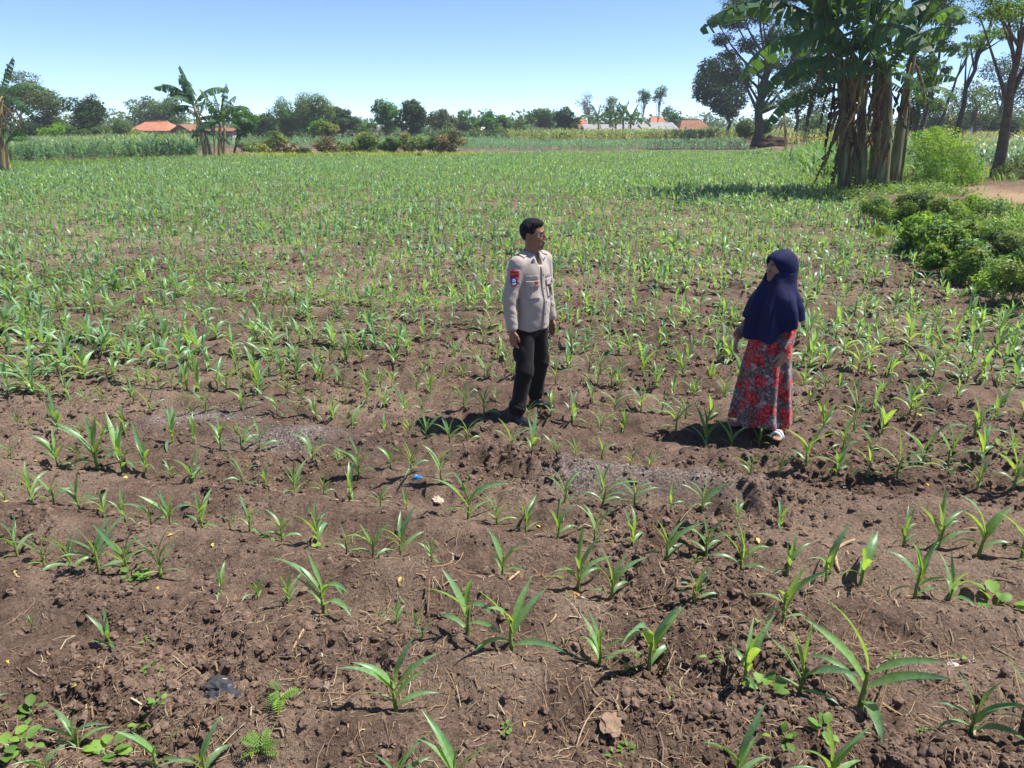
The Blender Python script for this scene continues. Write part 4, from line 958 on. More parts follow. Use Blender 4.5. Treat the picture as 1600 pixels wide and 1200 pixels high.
rtree('leaning_tree', 'dark trunk leaning right with layered bright green tufts', (1492, 212), (1552, 22), 55, .20, [(1552, 50, 18), (1572, 56, 12), (1535, 60, 14), (1512, 70, 10), (1560, 20, 22), (1530, 72, 10), (1580, 25, 16), (1516, 58, 8)], 3000, .17, M_BRIGHT, seed=9, shell=.3, flat=.45, pal=((.7, .75, .8), (.9, .9, .9)))
rtree('roadside_tree', 'brown-trunked tree leaning out at the right edge of the picture', (1553, 296), (1604, 30), 31, .21, [(1560, 18, 34), (1600, 5, 50), (1540, -10, 36), (1575, -40, 50), (1640, 0, 60), (1530, 22, 18), (1650, 60, 40), (1590, 40, 18), (1690, -30, 60)], 9000, .12, M_BRIGHT, M_BARK, 10, shell=.25, flat=.5, asp=.4, pal=((.45, .5, .6), (.6, .62, .7), (.75, .7, .7)))
rtree('umbrella_tree', 'dark spreading tree far behind the right-edge trunk', (1560, 206), (1572, 130), 112, .4, [(1560, 110, 26), (1590, 100, 30), (1580, 140, 26), (1555, 145, 18), (1610, 130, 30), (1600, 165, 22), (1565, 170, 16), (1630, 100, 30)], 5600, .36, M_DARKLEAF, seed=12, flat=.6, pal=((1.3, 1.3, 1.2), (1.8, 1.7, 1.4)))
rtree('leafy_tree', 'light green tree between the leaning trunks at right', (1520, 208), (1522, 150), 92, .2, [(1520, 140, 16), (1535, 150, 16), (1515, 165, 16), (1538, 172, 16), (1510, 185, 14), (1530, 190, 14)], 2600, .3, M_LEAF, M_BARK, 13)
rtree('leafy_tree', 'hazy pale tree far behind the leaning trunks', (1486, 206), (1488, 165), 130, .2, [(1480, 160, 16), (1492, 150, 16), (1500, 170, 14), (1476, 180, 14), (1495, 188, 14)], 1800, .4, M_BAMBOO, M_BARK, 14)
for i, (px, py, r_, lb) in enumerate([(1460, 186, 24, 'dark bush behind the bright bush at right'), (1500, 192, 18, 'small hazy bush by the pink house wall'), (1550, 188, 20, 'dark bush under the spreading tree at right'), (1590, 190, 24, 'dark hedge bush at the right edge far off'), (1420, 190, 22, 'dark bush just right of the banana clump'), (1275, 196, 24, 'dark low bush behind the grass left of the bananas'), (1165, 200, 16, 'light green bush behind the round-crowned tree'), (1195, 196, 12, 'small bush at the big feathery trunk'), (1580, 200, 14, 'small green bush beside the maize at the right')]):
    rtree('bush', lb, (px, 212), (px, py), 100 - i * 2, .08, [(px - r_ * .4, py, r_ * .6), (px + r_ * .4, py + 4, r_ * .6), (px, py - r_ * .3, r_ * .6), (px, py + r_ * .4, r_ * .7)], 1500, .30, (M_DARKLEAF, M_LEAF)[i % 2 if i != 6 else 1], seed=40 + i, cat='bush', fork=.2)
rtree('bright_bush', 'large bright yellow-green feathery bush beside the path', (1478, 288), (1478, 240), 28, .05, [(1448, 232, 24), (1470, 220, 26), (1500, 235, 28), (1455, 255, 26), (1485, 258, 30), (1515, 262, 22), (1470, 275, 24), (1500, 280, 24), (1438, 214, 14), (1525, 278, 16), (1462, 206, 12)], 9500, .10, M_BRIGHT, M_BARK, 15, shell=.35, asp=.32, cat='bush', fork=.1, droop=.4)
rtree('roadside_bush', 'dark green bush at the foot of the right-edge tree', (1590, 300), (1590, 270), 30, .05, [(1570, 270, 16), (1592, 262, 20), (1610, 275, 24), (1580, 285, 16), (1604, 290, 18)], 3200, .11, M_LEAF, M_BARK, 16, cat='bush', fork=.1)
heap('soil_mound', 'dark mound of earth at the foot of the big feathery tree', 1208, 226, 40, 14, 80, simple('dark_earth', (.07, .045, .03), .95, .3, 5, .8, 20, .1), 'mound')

# --- houses far off
M_TILE_O = simple('orange_tiles', (.40, .165, .095), .85, .25, 1.5, .5, 14)
M_TILE_B = simple('brown_tiles', (.24, .115, .07), .9, .3, 1.5, .5, 14)
M_SHEET = simple('grey_sheet', (.27, .27, .275), .7, .25, 1.0)
M_WALLW = simple('white_wall', (.52, .50, .47), .85, .12, 1.5)
M_WALLB = simple('brick_wall', (.30, .16, .10), .9, .25, 3)
M_WALLG = simple('grey_wall', (.36, .36, .36), .9, .15, 2)
M_DARKW = simple('dark_opening', (.03, .03, .03), .5, .1)
M_BLUED = simple('blue_door', (.15, .35, .55), .6, .1)
def house(label, x0, x1, yr, ye, d, roof, wall, style='hip', dep=7.0, wins=2, door=True, doorm=None, name='house', ang=0.0):
    """x0,x1: eaves span in photo pixels; yr ridge, ye eaves heights in photo pixels"""
    a, b = P(x0, ye, d), P(x1, ye, d); zr = P((x0 + x1) / 2, yr, d)[2]; ze = max(a[2], 1.6); zr = max(zr, ze + .5)
    w = b[0] - a[0]; cx = (a[0] + b[0]) / 2
    e = empty(name, (cx, d, 0), ang, label=label, cat='house' if name == 'house' else 'shed', group='buildings of the far village')
    ov = .35; hw = w / 2 - ov
    mb = MB(); mb.box((0, dep / 2 + .3, ze / 2 - .15), (2 * hw, dep - .6, ze + .1)); wl = obj('wall', mb.mesh('house_wall', False), wall, e)
    if style == 'gable_front':
        mb = MB(); mb.add([(-hw, .28, ze), (hw, .28, ze), (0, .28, zr - .2)], [[0, 1, 2]]); obj('gable', mb.mesh('house_gable', False), wall, e)
    mb = MB(); W2 = w / 2
    if style == 'hip': top = [(-W2 * .62, dep / 2, zr), (W2 * .62, dep / 2, zr)]
    elif style == 'gable': top = [(-W2, dep / 2, zr), (W2, dep / 2, zr)]
    elif style == 'lean': top = [(-W2, dep, zr), (W2, dep, zr)]
    else: top = None
    if top is not None:
        lo = [(-W2, 0, ze), (W2, 0, ze), (W2, dep, ze if style != 'lean' else zr - .01), (-W2, dep, ze if style != 'lean' else zr - .01)]
        v = np.array(lo + top)
        f = [[0, 1, 5, 4], [2, 3, 4, 5]] if style != 'lean' else [[0, 1, 5, 4]]
        mb.add(v, [np.array(f)])
        if style != 'lean': mb.add(v[[1, 2, 5]], [[0, 1, 2]]); mb.add(v[[3, 0, 4]], [[0, 1, 2]])
        v2 = v.copy(); v2[:, 2] -= .14; mb.add(v2, [np.array(f)[:, ::-1]]); mb.add(np.concatenate([v[:2], v2[:2]]), [[0, 2, 3, 1]])
    else:
        v = np.array([(-W2, 0, ze), (0, 0, zr), (W2, 0, ze), (-W2, dep, ze), (0, dep, zr), (W2, dep, ze)]); mb.add(v, [np.array([[0, 1, 4, 3], [1, 2, 5, 4]])])
        v2 = v - np.array([0, 0, .18]); mb.add(v2, [np.array([[3, 4, 1, 0], [4, 5, 2, 1]])]); mb.add(np.concatenate([v[:3], v2[:3]]), [np.array([[0, 3, 4, 1], [1, 4, 5, 2]])])
    rf = obj('roof', mb.mesh('house_roof', False), roof, e)
    mb = MB()
    if style in ('hip', 'gable'): mb.tube([np.array(top[0]), np.array(top[1])], .13, 6); obj('ridge', mb.mesh('house_ridge'), roof, rf)
    xs = np.linspace(-hw, hw, wins + (2 if not door else 3))[1:-1]
    for i, q in enumerate(xs):
        isd = door and i == len(xs) // 2
        mb = MB(); hh = min(1.9, ze - .25) if isd else min(1.0, ze * .4); zc = hh / 2 if isd else ze * .55
        mb.box((q, .27, zc), (.9 if isd else 1.1, .12, hh)); o_ = obj('door' if isd else 'window', mb.mesh('house_opening', False), (doorm or M_DARKW) if isd else M_WALLG, e)
        if not isd: mb = MB(); mb.box((q, .20, zc), (.9, .04, hh - .2)); obj('pane', mb.mesh('window_pane', False), M_DARKW, o_)
house('house with a bright orange tiled roof at the left', 200, 259, 190, 208, 122, M_TILE_O, M_WALLW, 'hip', 8)
house('dark red-brown house right of the bright orange roof', 265, 297, 194, 206, 118, M_TILE_B, M_WALLB, 'gable_front', 7)
house('grey-walled house half hidden behind the left bananas', 322, 364, 200, 209, 114, M_TILE_B, M_WALLG, 'gable', 7)
house('small white house with a pale grey roof by the hedge row', 702, 724, 202, 208, 138, M_SHEET, M_WALLW, 'hip', 5, 1)
house('narrow house with an orange gable behind the small white house', 715, 730, 196, 206, 148, M_TILE_O, M_WALLW, 'gable_front', 6, 1, False)
house('brown-roofed house right of the orange gable', 729, 752, 197, 207, 142, M_TILE_B, M_WALLW, 'hip', 6, 1)
house('long low shed with a white sheet roof', 750, 776, 206, 209, 132, M_WALLW, M_WALLG, 'lean', 5, 1, True, None, 'shed')
house('brown house with a broad orange-trimmed gable', 797, 823, 194, 206, 140, M_TILE_O, M_WALLB, 'gable_front', 7, 1)
house('grey hut with a steep grey gable', 823, 846, 192, 204, 136, M_SHEET, M_WALLG, 'gable_front', 6, 2, False)
house('tall house with an orange tiled roof behind the bananas', 895, 922, 185, 199, 150, M_TILE_O, M_TILE_B, 'hip', 8)
house('long whitish shed with a grey sheet roof behind the bananas', 914, 1002, 194, 203, 140, M_SHEET, M_WALLW, 'lean', 7, 4, True, None, 'shed')
house('grey sheet-roofed shed with a blue door', 1004, 1062, 191, 202, 144, M_SHEET, M_WALLG, 'lean', 7, 2, True, M_BLUED, 'shed')
house('far house with an orange roof above the grey sheds', 1016, 1042, 182, 192, 178, M_TILE_O, M_WALLW, 'hip', 7, 1)
house('house with a wide brown tiled roof right of the sheds', 1062, 1112, 187, 202, 146, M_TILE_B, M_WALLB, 'hip', 8)
house('pinkish house half hidden behind the leaning trunks', 1492, 1516, 184, 194, 118, M_TILE_O, M_TILE_O, 'hip', 7, 1)
house('orange-roofed house under the dark spreading tree', 1532, 1562, 178, 190, 135, M_TILE_O, M_WALLW, 'hip', 8, 1)

# --- other maize fields and grass
M_TALL = leafmat('tall_maize_leaf', (.095, .19, .09), (.26, .42, .09), .30, .45, .4, .4, .2)
def tall_tmpl(R, K=3, tassel=True, nl=9, yellow=0.0):
    ps = []
    for i in range(nl):
        f = i / (nl - 1); a = math.pi * i + R.gauss(0, .5)
        V, Fq, C = blade(.44 * R.uniform(.8, 1.15), .095, R.uniform(.9, 1.25), R.uniform(1.0, 2.1), R.uniform(-.5, .5), K, 1)
        V = rotz(V, a); V[:, 2] += .12 + .62 * f
        C = np.tile([1, 1, 1.0], (len(V), 1))
        if yellow and f < yellow: C = C * np.array([2.1, 1.35, 1.1])
        ps.append((V, Fq, C))
    V, Fq, C = blade(.9, .03, 1.55, 0, 0, 1, 1); ps.append((V, Fq, np.tile([1.1, 1.1, .9], (len(V), 1))))
    if tassel:
        for i in range(4):
            V, Fq, C = blade(.17, .03, R.uniform(1.0, 1.5), R.uniform(.2, .9), 0, 1, 1); V = rotz(V, R.uniform(0, 6.3)); V[:, 2] += .86
            ps.append((V, Fq, np.tile([4.6, 2.5, 2.5], (len(V), 1))))
    return joined(ps)
def crop(name, label, poly, dens, h, T, sd, tintc=(1, 1, 1), hj=.12):
    Rg = np.random.default_rng(sd); poly = np.array(poly); lo, hi = poly.min(0), poly.max(0)
    n = int((hi - lo).prod() * dens); x = Rg.uniform(lo[0], hi[0], n); y = Rg.uniform(lo[1], hi[1], n)
    y = np.round(y / .7) * .7 + Rg.normal(0, .06, n)
    q = in_poly(x, y, poly) & (np.abs(x) < y * .9 + 3); x, y = x[q], y[q]; n = len(x)
    s_ = h * (1 + Rg.normal(0, hj, n)) * (1 + .12 * vn(x * .2, y * .2, sd)); tv = np.asarray(tintc) * (1 + Rg.normal(0, .14, (n, 1)))
    V, Fq, C = scatter(x, y, height(x, y), s_, T, tv, sd, lean=.08)
    tag(obj(name, mesh_np(name, V, Fq, True, C), M_TALL), label, 'maize crop', kind='stuff')
    return len(Fq)
RT = random.Random(9)
T_TALL = [tall_tmpl(RT, 2) for i in range(8)]; T_YEL = [tall_tmpl(RT, 2, True, 6, .75) for i in range(8)]; T_YNG = [tall_tmpl(RT, 2, False, 5) for i in range(8)]
g = lambda px, y: (P(px, 200, y)[0], y)
crop('tasselled_maize', 'tall tasselled maize at the left of the field', [G(-60, 262)[:2], G(110, 257)[:2], G(230, 252)[:2], G(310, 247)[:2], g(310, 78), g(-60, 78)], 3.0, 1.45, T_TALL, 1, (.95, 1.0, 1.05))
crop('young_maize', 'blue-green maize band beyond the field edge', [g(722, 74), g(1175, 73), g(1160, 103), g(700, 103)], 3.6, .78, T_YNG, 2, (1.0, 1.1, 1.35))
crop('young_maize', 'maize seen over the dry hedge row', [g(300, 80), g(720, 80), g(800, 108), g(300, 104)], 1.6, 1.0, T_YNG, 3, (1.0, 1.1, 1.25))
crop('ripe_maize', 'yellowing tasselled maize before the village sheds', [g(800, 108), g(1240, 104), g(1240, 120), g(790, 124)], 3.2, 1.75, T_YEL, 4, (1.15, 1.05, .9))
crop('tasselled_maize', 'broad-leaved maize behind the path at the right', [g(1392, 36), g(1500, 32), g(1545, 36), g(1700, 33), g(1760, 66), g(1392, 72)], 1.9, 1.25, T_TALL, 5, (1.0, 1.05, 1.25))
crop('ripe_maize', 'ripe tasselled maize far off at the right', [g(1230, 84), g(1760, 76), g(1700, 98), g(1230, 104)], 1.6, 1.6, T_YEL, 6, (1.2, 1.0, .8))
def grass_np(x, y, h, Rg, wd=.05, K=3, c0=(1, 1, 1)):
    T = []
    for i in range(10):
        V, Fq, C = blade(1.0, wd, Rg.uniform(.9, 1.5), Rg.uniform(.3, 1.9), Rg.uniform(-.6, .6), K, 1); T.append((V, Fq, np.ones((len(V), 3))))
    tv = np.asarray(c0) * (1 + Rg.normal(0, .2, (len(x), 1)))
    return scatter(x, y, height(x, y), h, T, tv, int(Rg.integers(1, 999)), .01)
M_GRASS = leafmat('bank_grass', (.15, .24, .06), (.32, .46, .06), .32, .5, .3, .7, .25)
Rg = np.random.default_rng(77)
parts = []
# bank: grass and weeds along the right side of the field
n = 46000; yy = 7 + 62 * Rg.random(n) ** 1.9; bf = np.interp(yy, [p[1] for p in BANK], [p[0] for p in BANK]); xx = bf + Rg.uniform(-.5, 5.5, n) * (1 + yy * .012)
pt = G(1640, 330)
dpath = np.abs((xx - pt[0] + .5) * .8 + (yy - pt[1]) * -.25); q = Rg.random(n) < np.clip(.25 + .9 * sstep(-.2, .5, vn(xx * .55, yy * .55, 91)), 0, 1) * np.where((dpath < 1.2) & (np.abs(yy - pt[1]) < 6), .06, 1.0)
q &= ~((bank_d(xx, yy) < .4) & (vn(xx * .8, yy * .8, 95) < -.1))
xx, yy = xx[q], yy[q]; clump = sstep(.0, .6, vn(xx * .9, yy * .9, 92))
hh = (.12 + .34 * clump) * Rg.uniform(.6, 1.3, len(xx)) * (1 + .6 * sstep(30, 50, yy))
pal = np.array([(1, 1, 1), (1.25, 1.15, .8), (.75, .9, 1.0), (1.9, 1.2, .9)])[Rg.choice(4, len(xx), p=[.45, .25, .22, .08])]
parts.append(grass_np(xx, yy, hh, Rg, .10, 2, pal))
# far grass strips along the field ends
for (a, b, cnt, hm, c0) in ((G(-80, 266), G(320, 250), 5000, .55, (.9, 1.05, 1.1)), (G(360, 248), G(740, 246), 7000, .6, (1.6, 1.3, .8)), (G(735, 241), G(1180, 239), 1600, .22, (1.5, 1.1, .8)), (G(1232, 250), G(1300, 285), 4200, 1.25, (.9, 1.1, 1.2))):
    t = Rg.random(cnt); x_ = a[0] + (b[0] - a[0]) * t + Rg.normal(0, .5, cnt); y_ = a[1] + (b[1] - a[1]) * t + Rg.normal(0, .9, cnt)
    if hm > 1: x_ = x_ + Rg.uniform(.3, 3, cnt)
    parts.append(grass_np(x_, y_, hm * Rg.uniform(.5, 1.3, cnt), Rg, .08, 2, np.tile(c0, (cnt, 1))))
V, Fq, C = joined(parts)
tag(obj('bank_grass', mesh_np('bank_grass', V, Fq, True, C), M_GRASS), 'grass and weeds growing on the bank and field edges', 'grass', kind='stuff')
# leafy weeds on the bank
n = 2600; yy = 8 + 26 * Rg.random(n) ** 1.3; bf = np.interp(yy, [p[1] for p in BANK], [p[0] for p in BANK]); xx = bf + Rg.uniform(.0, 5.5, n)
q = (vn(xx * .7, yy * .7, 93) > -.35) & ~((np.abs((xx - pt[0] + .5) * .8 + (yy - pt[1]) * -.25) < 1.3) & (np.abs(yy - pt[1]) < 6)); xx, yy = xx[q], yy[q]
cs = np.stack([xx, yy, height(xx, yy) + .12], 1)
V, Fq, C = leaf_cloud(cs, Rg.uniform(.14, .42, len(xx)), 34000, .085, Rg, .7, .5, .3, 0, PAL_G)
M_BWEED = leafmat('bank_weed', (.13, .245, .06), (.32, .50, .07), .32, .5, .3, .6, .3)
tag(obj('bank_weeds', mesh_np('bank_weeds', V, Fq, True, C), M_BWEED), 'low leafy weeds tangled along the right-hand bank', 'weeds', kind='stuff')
# taller weed clumps standing out of the bank
for i, (px, py, r_, lb) in enumerate([(1372, 322, 20, 'weed clump at the foot of the banana clump'), (1415, 318, 24, 'dark weed clump right of the banana stems'), (1455, 322, 22, 'weed clump in front of the large bright bush'), (1510, 335, 24, 'weed clump between the bright bush and the path'), (1425, 352, 24, 'low light green weed clump on the bank slope'), (1480, 362, 28, 'broad weed clump in the middle of the bank'), (1545, 360, 26, 'weed clump beside the sandy path'), (1530, 398, 30, 'large weed clump low on the bank near the field'), (1592, 385, 28, 'weed clump at the right edge above the field'), (1588, 428, 28, 'nearest weed clump at the right edge of the field'), (1470, 395, 18, 'small weed clump where the bank meets the field')]):
    r_ *= 1.2; g_ = G(px, py + r_ * .7, .25); d = g_[1]; sc = d / F_PX * 1.03
    tree('weed_clump', lb, (g_[0], d, float(height(g_[0], d))), None, (g_[0], d, .3, 1, 1, 1), .012, (M_BWEED, M_LEAF, M_BRIGHT)[(0, 1, 0, 0, 2, 0, 0, 0, 1, 0, 2)[i]], M_BARK, 3400, .07 + .02 * (i % 3), lean=(g_[0], d, .4), cluster=[((g_[0] + Rg.normal(0, .8) * r_ * sc, d + Rg.normal(0, .6) * r_ * sc, .2 + Rg.uniform(0, 1.1) * r_ * sc), r_ * sc * Rg.uniform(.35, .65)) for q in range(13)], seed=300 + i, cat='weed', group='weed clumps on the right-hand bank', shell=.15, flat=.75, fork=.1, asp=.35, pal=((1, 1, 1), (1.3, 1.2, .8), (.6, .7, .8), (1.1, .9, .8)))
# pale low weeds in the field left of the man
n = 700; a_ = np.array([G(*p)[:2] for p in ((20, 440), (250, 445), (480, 470), (620, 455), (700, 480), (300, 425))])
c_ = a_[Rg.integers(0, 6, n)] + Rg.normal(0, .5, (n, 2)) * [2.0, .5]
V, Fq, C = leaf_cloud(np.stack([c_[:, 0], c_[:, 1], height(c_[:, 0], c_[:, 1]) + .03], 1), Rg.uniform(.04, .09, n), 6000, .035, Rg, .5, .7, .2)
tag(obj('field_weeds', mesh_np('field_weeds', V, Fq, True, C), M_WEED), 'pale green low weeds spreading between the maize rows', 'weeds', kind='stuff')
# ------------------------------------------------------------------ people: bodies and clothes as blended solid shapes turned into meshes
def surface_nets(D, org, h):
    s = D < 0
    nx, ny, nz = D.shape
    c = np.zeros((nx - 1, ny - 1, nz - 1), np.uint8)
    offs = [(i, j, k) for i in (0, 1) for j in (0, 1) for k in (0, 1)]
    for (i, j, k) in offs: c += s[i:nx - 1 + i, j:ny - 1 + j, k:nz - 1 + k]
    act = (c > 0) & (c < 8)
    idx = np.argwhere(act)
    num = -np.ones(act.shape, np.int64); num[act] = np.arange(len(idx))
    vals = np.stack([D[idx[:, 0] + i, idx[:, 1] + j, idx[:, 2] + k] for (i, j, k) in offs], 1)
    acc = np.zeros((len(idx), 3)); cnt = np.zeros(len(idx))
    for a in range(8):
        for b in range(a + 1, 8):
            oa, ob = np.array(offs[a]), np.array(offs[b])
            if abs(oa - ob).sum() != 1: continue
            va, vb = vals[:, a], vals[:, b]; m = (va < 0) != (vb < 0)
            t = np.where(m, va / np.where(m, va - vb, 1), 0)
            acc += np.where(m[:, None], oa + (ob - oa) * t[:, None], 0); cnt += m
    V = (idx + acc / cnt[:, None]) * h + np.asarray(org)
    Q = []
    for ax in range(3):
        u, v = (ax + 1) % 3, (ax + 2) % 3
        sl = [slice(None)] * 3; sl2 = [slice(None)] * 3; sl[ax] = slice(0, -1); sl2[ax] = slice(1, None)
        e = np.argwhere(s[tuple(sl)] != s[tuple(sl2)])
        e = e[(e[:, u] > 0) & (e[:, v] > 0) & (e[:, u] < D.shape[u] - 1) & (e[:, v] < D.shape[v] - 1)]
        ins = s[e[:, 0], e[:, 1], e[:, 2]]
        q = []
        for (du, dv) in ((-1, -1), (0, -1), (0, 0), (-1, 0)):
            t = e.copy(); t[:, u] += du; t[:, v] += dv; q.append(num[t[:, 0], t[:, 1], t[:, 2]])
        q = np.stack(q, 1); q[~ins] = q[~ins][:, ::-1]
        Q.append(q)
    return V, np.concatenate(Q)
class Solid:
    def __init__(s, lo, hi, h):
        s.lo, s.h = np.array(lo, float), h
        s.n = np.ceil((np.array(hi) - s.lo) / h).astype(int) + 1
        s.D = np.full(s.n, .5, np.float32)
    def win(s, lo, hi):
        a = np.clip(np.floor((np.array(lo) - s.lo) / s.h).astype(int), 0, s.n); b = np.clip(np.ceil((np.array(hi) - s.lo) / s.h).astype(int) + 1, 0, s.n)
        g = [s.lo[i] + np.arange(a[i], b[i]) * s.h for i in range(3)]
        X, Y, Z = np.meshgrid(*g, indexing='ij')
        return tuple(slice(a[i], b[i]) for i in range(3)), X, Y, Z
    def put(s, fn, lo, hi, k=.02, sub=False):
        w, X, Y, Z = s.win(np.array(lo) - k * 2 - .012, np.array(hi) + k * 2 + .012)
        if X.size == 0: return s
        d = fn(X, Y, Z).astype(np.float32); a = s.D[w]
        if sub: d = -d; a = -a; 
        if sub:
            d = -d
            hh = np.clip(.5 - .5 * (-a + d) / k, 0, 1); s.D[w] = (-a) * (1 - hh) + (-d) * hh + k * hh * (1 - hh)
        else:
            hh = np.clip(.5 + .5 * (d - a) / k, 0, 1); s.D[w] = d * (1 - hh) + a * hh - k * hh * (1 - hh)
        return s
    def ell(s, c, r, k=.02, rot=None, sub=False):
        c, r = np.array(c, float), np.array(r, float); m = r.max()
        def fn(X, Y, Z):
            x, y, z = X - c[0], Y - c[1], Z - c[2]
            if rot is not None:
                q = np.array(Euler(rot).to_matrix()).T
                x, y, z = q[0, 0] * x + q[0, 1] * y + q[0, 2] * z, q[1, 0] * x + q[1, 1] * y + q[1, 2] * z, q[2, 0] * x + q[2, 1] * y + q[2, 2] * z
            k0 = np.sqrt((x / r[0]) ** 2 + (y / r[1]) ** 2 + (z / r[2]) ** 2); k1 = np.sqrt((x / r[0] ** 2) ** 2 + (y / r[1] ** 2) ** 2 + (z / r[2] ** 2) ** 2) + 1e-9
            return k0 * (k0 - 1) / k1
        return s.put(fn, c - m, c + m, k, sub)
    def cone(s, a, b, r0, r1, k=.02, sub=False):
        a, b = np.array(a, float), np.array(b, float); m = max(r0, r1); ab = b - a; L2 = (ab ** 2).sum()
        def fn(X, Y, Z):
            t = np.clip(((X - a[0]) * ab[0] + (Y - a[1]) * ab[1] + (Z - a[2]) * ab[2]) / L2, 0, 1)
            return np.sqrt((X - a[0] - t * ab[0]) ** 2 + (Y - a[1] - t * ab[1]) ** 2 + (Z - a[2] - t * ab[2]) ** 2) - (r0 + (r1 - r0) * t)
        return s.put(fn, np.minimum(a, b) - m, np.maximum(a, b) + m, k, sub)
    def chain(s, pts, rs, k=.015):
        for i in range(len(pts) - 1): s.cone(pts[i], pts[i + 1], rs[i], rs[i + 1], k)
        return s
    def cut(s, fn):                          # keep where fn <= 0
        w, X, Y, Z = s.win(s.lo, s.lo + s.n * s.h); s.D[w] = np.maximum(s.D[w], fn(X, Y, Z)); return s
    def warp(s, fn):
        w, X, Y, Z = s.win(s.lo, s.lo + s.n * s.h); s.D[w] += fn(X, Y, Z).astype(np.float32); return s
    def mesh(s, name, smooth=2, col=None):
        s.D[[0, -1]] = .1; s.D[:, [0, -1]] = .1; s.D[:, :, [0, -1]] = .1
        V, Q = surface_nets(s.D, s.lo, s.h)
        for _ in range(smooth):              # even out the lattice
            A = np.zeros_like(V); c = np.zeros(len(V))
            for i in range(4):
                np.add.at(A, Q[:, i], V[Q[:, (i + 1) % 4]]); np.add.at(A, Q[:, (i + 1) % 4], V[Q[:, i]]); np.add.at(c, Q[:, i], 1); np.add.at(c, Q[:, (i + 1) % 4], 1)
            V = V * .5 + A / np.maximum(c, 1)[:, None] * .5
        return mesh_np(name, V, Q, True, np.ones((len(V), 3)))
def hrot(p, a, c=(0, .005)):                 # turn a head point about the neck
    p = np.array(p, float); x, y = p[0] - c[0], p[1] - c[1]
    return np.array([c[0] + x * math.cos(a) - y * math.sin(a), c[1] + x * math.sin(a) + y * math.cos(a), p[2]])
def add_hand(s, wrist, fwd, side, palm_n, sc=1.0, curl=.5):
    """relaxed hand: fwd = where the fingers point, side = towards the thumb, palm_n = out of the palm"""
    w = np.array(wrist, float); f, t, p = [np.array(v, float) / np.linalg.norm(v) for v in (fwd, side, palm_n)]
    pl = .085 * sc
    for q in (-.028, -.010, .010, .028):
        s.cone(w + t * q * .7 * sc + f * .015, w + t * q * sc + f * pl, .014 * sc, .0125 * sc, .012)
    for q, L, c_ in ((.030, .070, .8), (.010, .080, 1.0), (-.010, .074, 1.1), (-.029, .058, 1.3)):
        a = w + t * q * sc + f * pl; L *= sc; cc = curl * c_
        b = a + (f * math.cos(cc * .45) + p * math.sin(cc * .45)) * L * .45
        d = b + (f * math.cos(cc * 1.1) + p * math.sin(cc * 1.1)) * L * .32
        e = d + (f * math.cos(cc * 1.7) + p * math.sin(cc * 1.7)) * L * .25
        s.chain([a, b, d, e], [.0105 * sc, .0095 * sc, .0088 * sc, .0072 * sc], .003)
    a = w + t * .022 * sc + f * .022 * sc; b = a + (t * .65 + f * .75 + p * .3) * .034 * sc; c = b + (t * .2 + f * .95 + p * .3) * .030 * sc; d = c + (f * .95 + p * .35 - t * .05) * .024 * sc
    s.chain([a, b, c, d], [.016 * sc, .0125 * sc, .0105 * sc, .008 * sc], .006)
def head(s, ang, dz=0.0, sc=1.0, neck=1.38):
    Z0 = 1.58
    def q(p): p = np.array(p, float) * np.array([sc, sc, 1]); p[2] = Z0 + dz + (p[2] - Z0) * sc; return hrot(p, ang)
    r = lambda v: np.array(v) * sc
    rt = (0, 0, ang)
    s.ell(q((0, .008, 1.605)), r((.075, .095, .092)), .02, rt)
    s.ell(q((0, -.032, 1.555)), r((.063, .068, .100)), .03, rt)
    s.ell(q((0, -.060, 1.485)), r((.042, .038, .030)), .03, rt)
    s.ell(q((0, -.082, 1.474)), r((.022, .018, .017)), .015, rt)
    for sg in (-1, 1):
        s.ell(q((sg * .040, -.066, 1.548)), r((.025, .025, .024)), .02, rt)
        s.ell(q((sg * .031, -.108, 1.583)), r((.018, .015, .011)), .010, rt, sub=True)
        s.ell(q((sg * .078, .012, 1.562)), r((.011, .024, .032)), .006, rt)
        s.ell(q((sg * .014, -.113, 1.540)), r((.009, .010, .008)), .006, rt)
    s.ell(q((0, -.093, 1.600)), r((.048, .012, .009)), .012, rt)
    s.cone(q((0, -.098, 1.588)), q((0, -.124, 1.545)), .009 * sc, .0125 * sc, .010)
    s.ell(q((0, -.103, 1.513)), r((.023, .009, .006)), .005, rt); s.ell(q((0, -.101, 1.502)), r((.020, .009, .006)), .005, rt)
    s.cone((0, .012, neck), q((0, .002, 1.51)), .060 * sc, .054 * sc, .03)
    return q, rt, r
def spot(name, c, r, mat, parent, rot=None, sub=2):
    V, Fq = ico(sub); o = obj(name, mesh_np(name, V * np.array(r), Fq, True, np.ones((len(V), 3))), mat, parent, tuple(c), rot)
    return o
def bvh_of(o):
    me = o.data; return BVHTree.FromPolygons([v.co[:] for v in me.vertices], [p.vertices[:] for p in me.polygons])
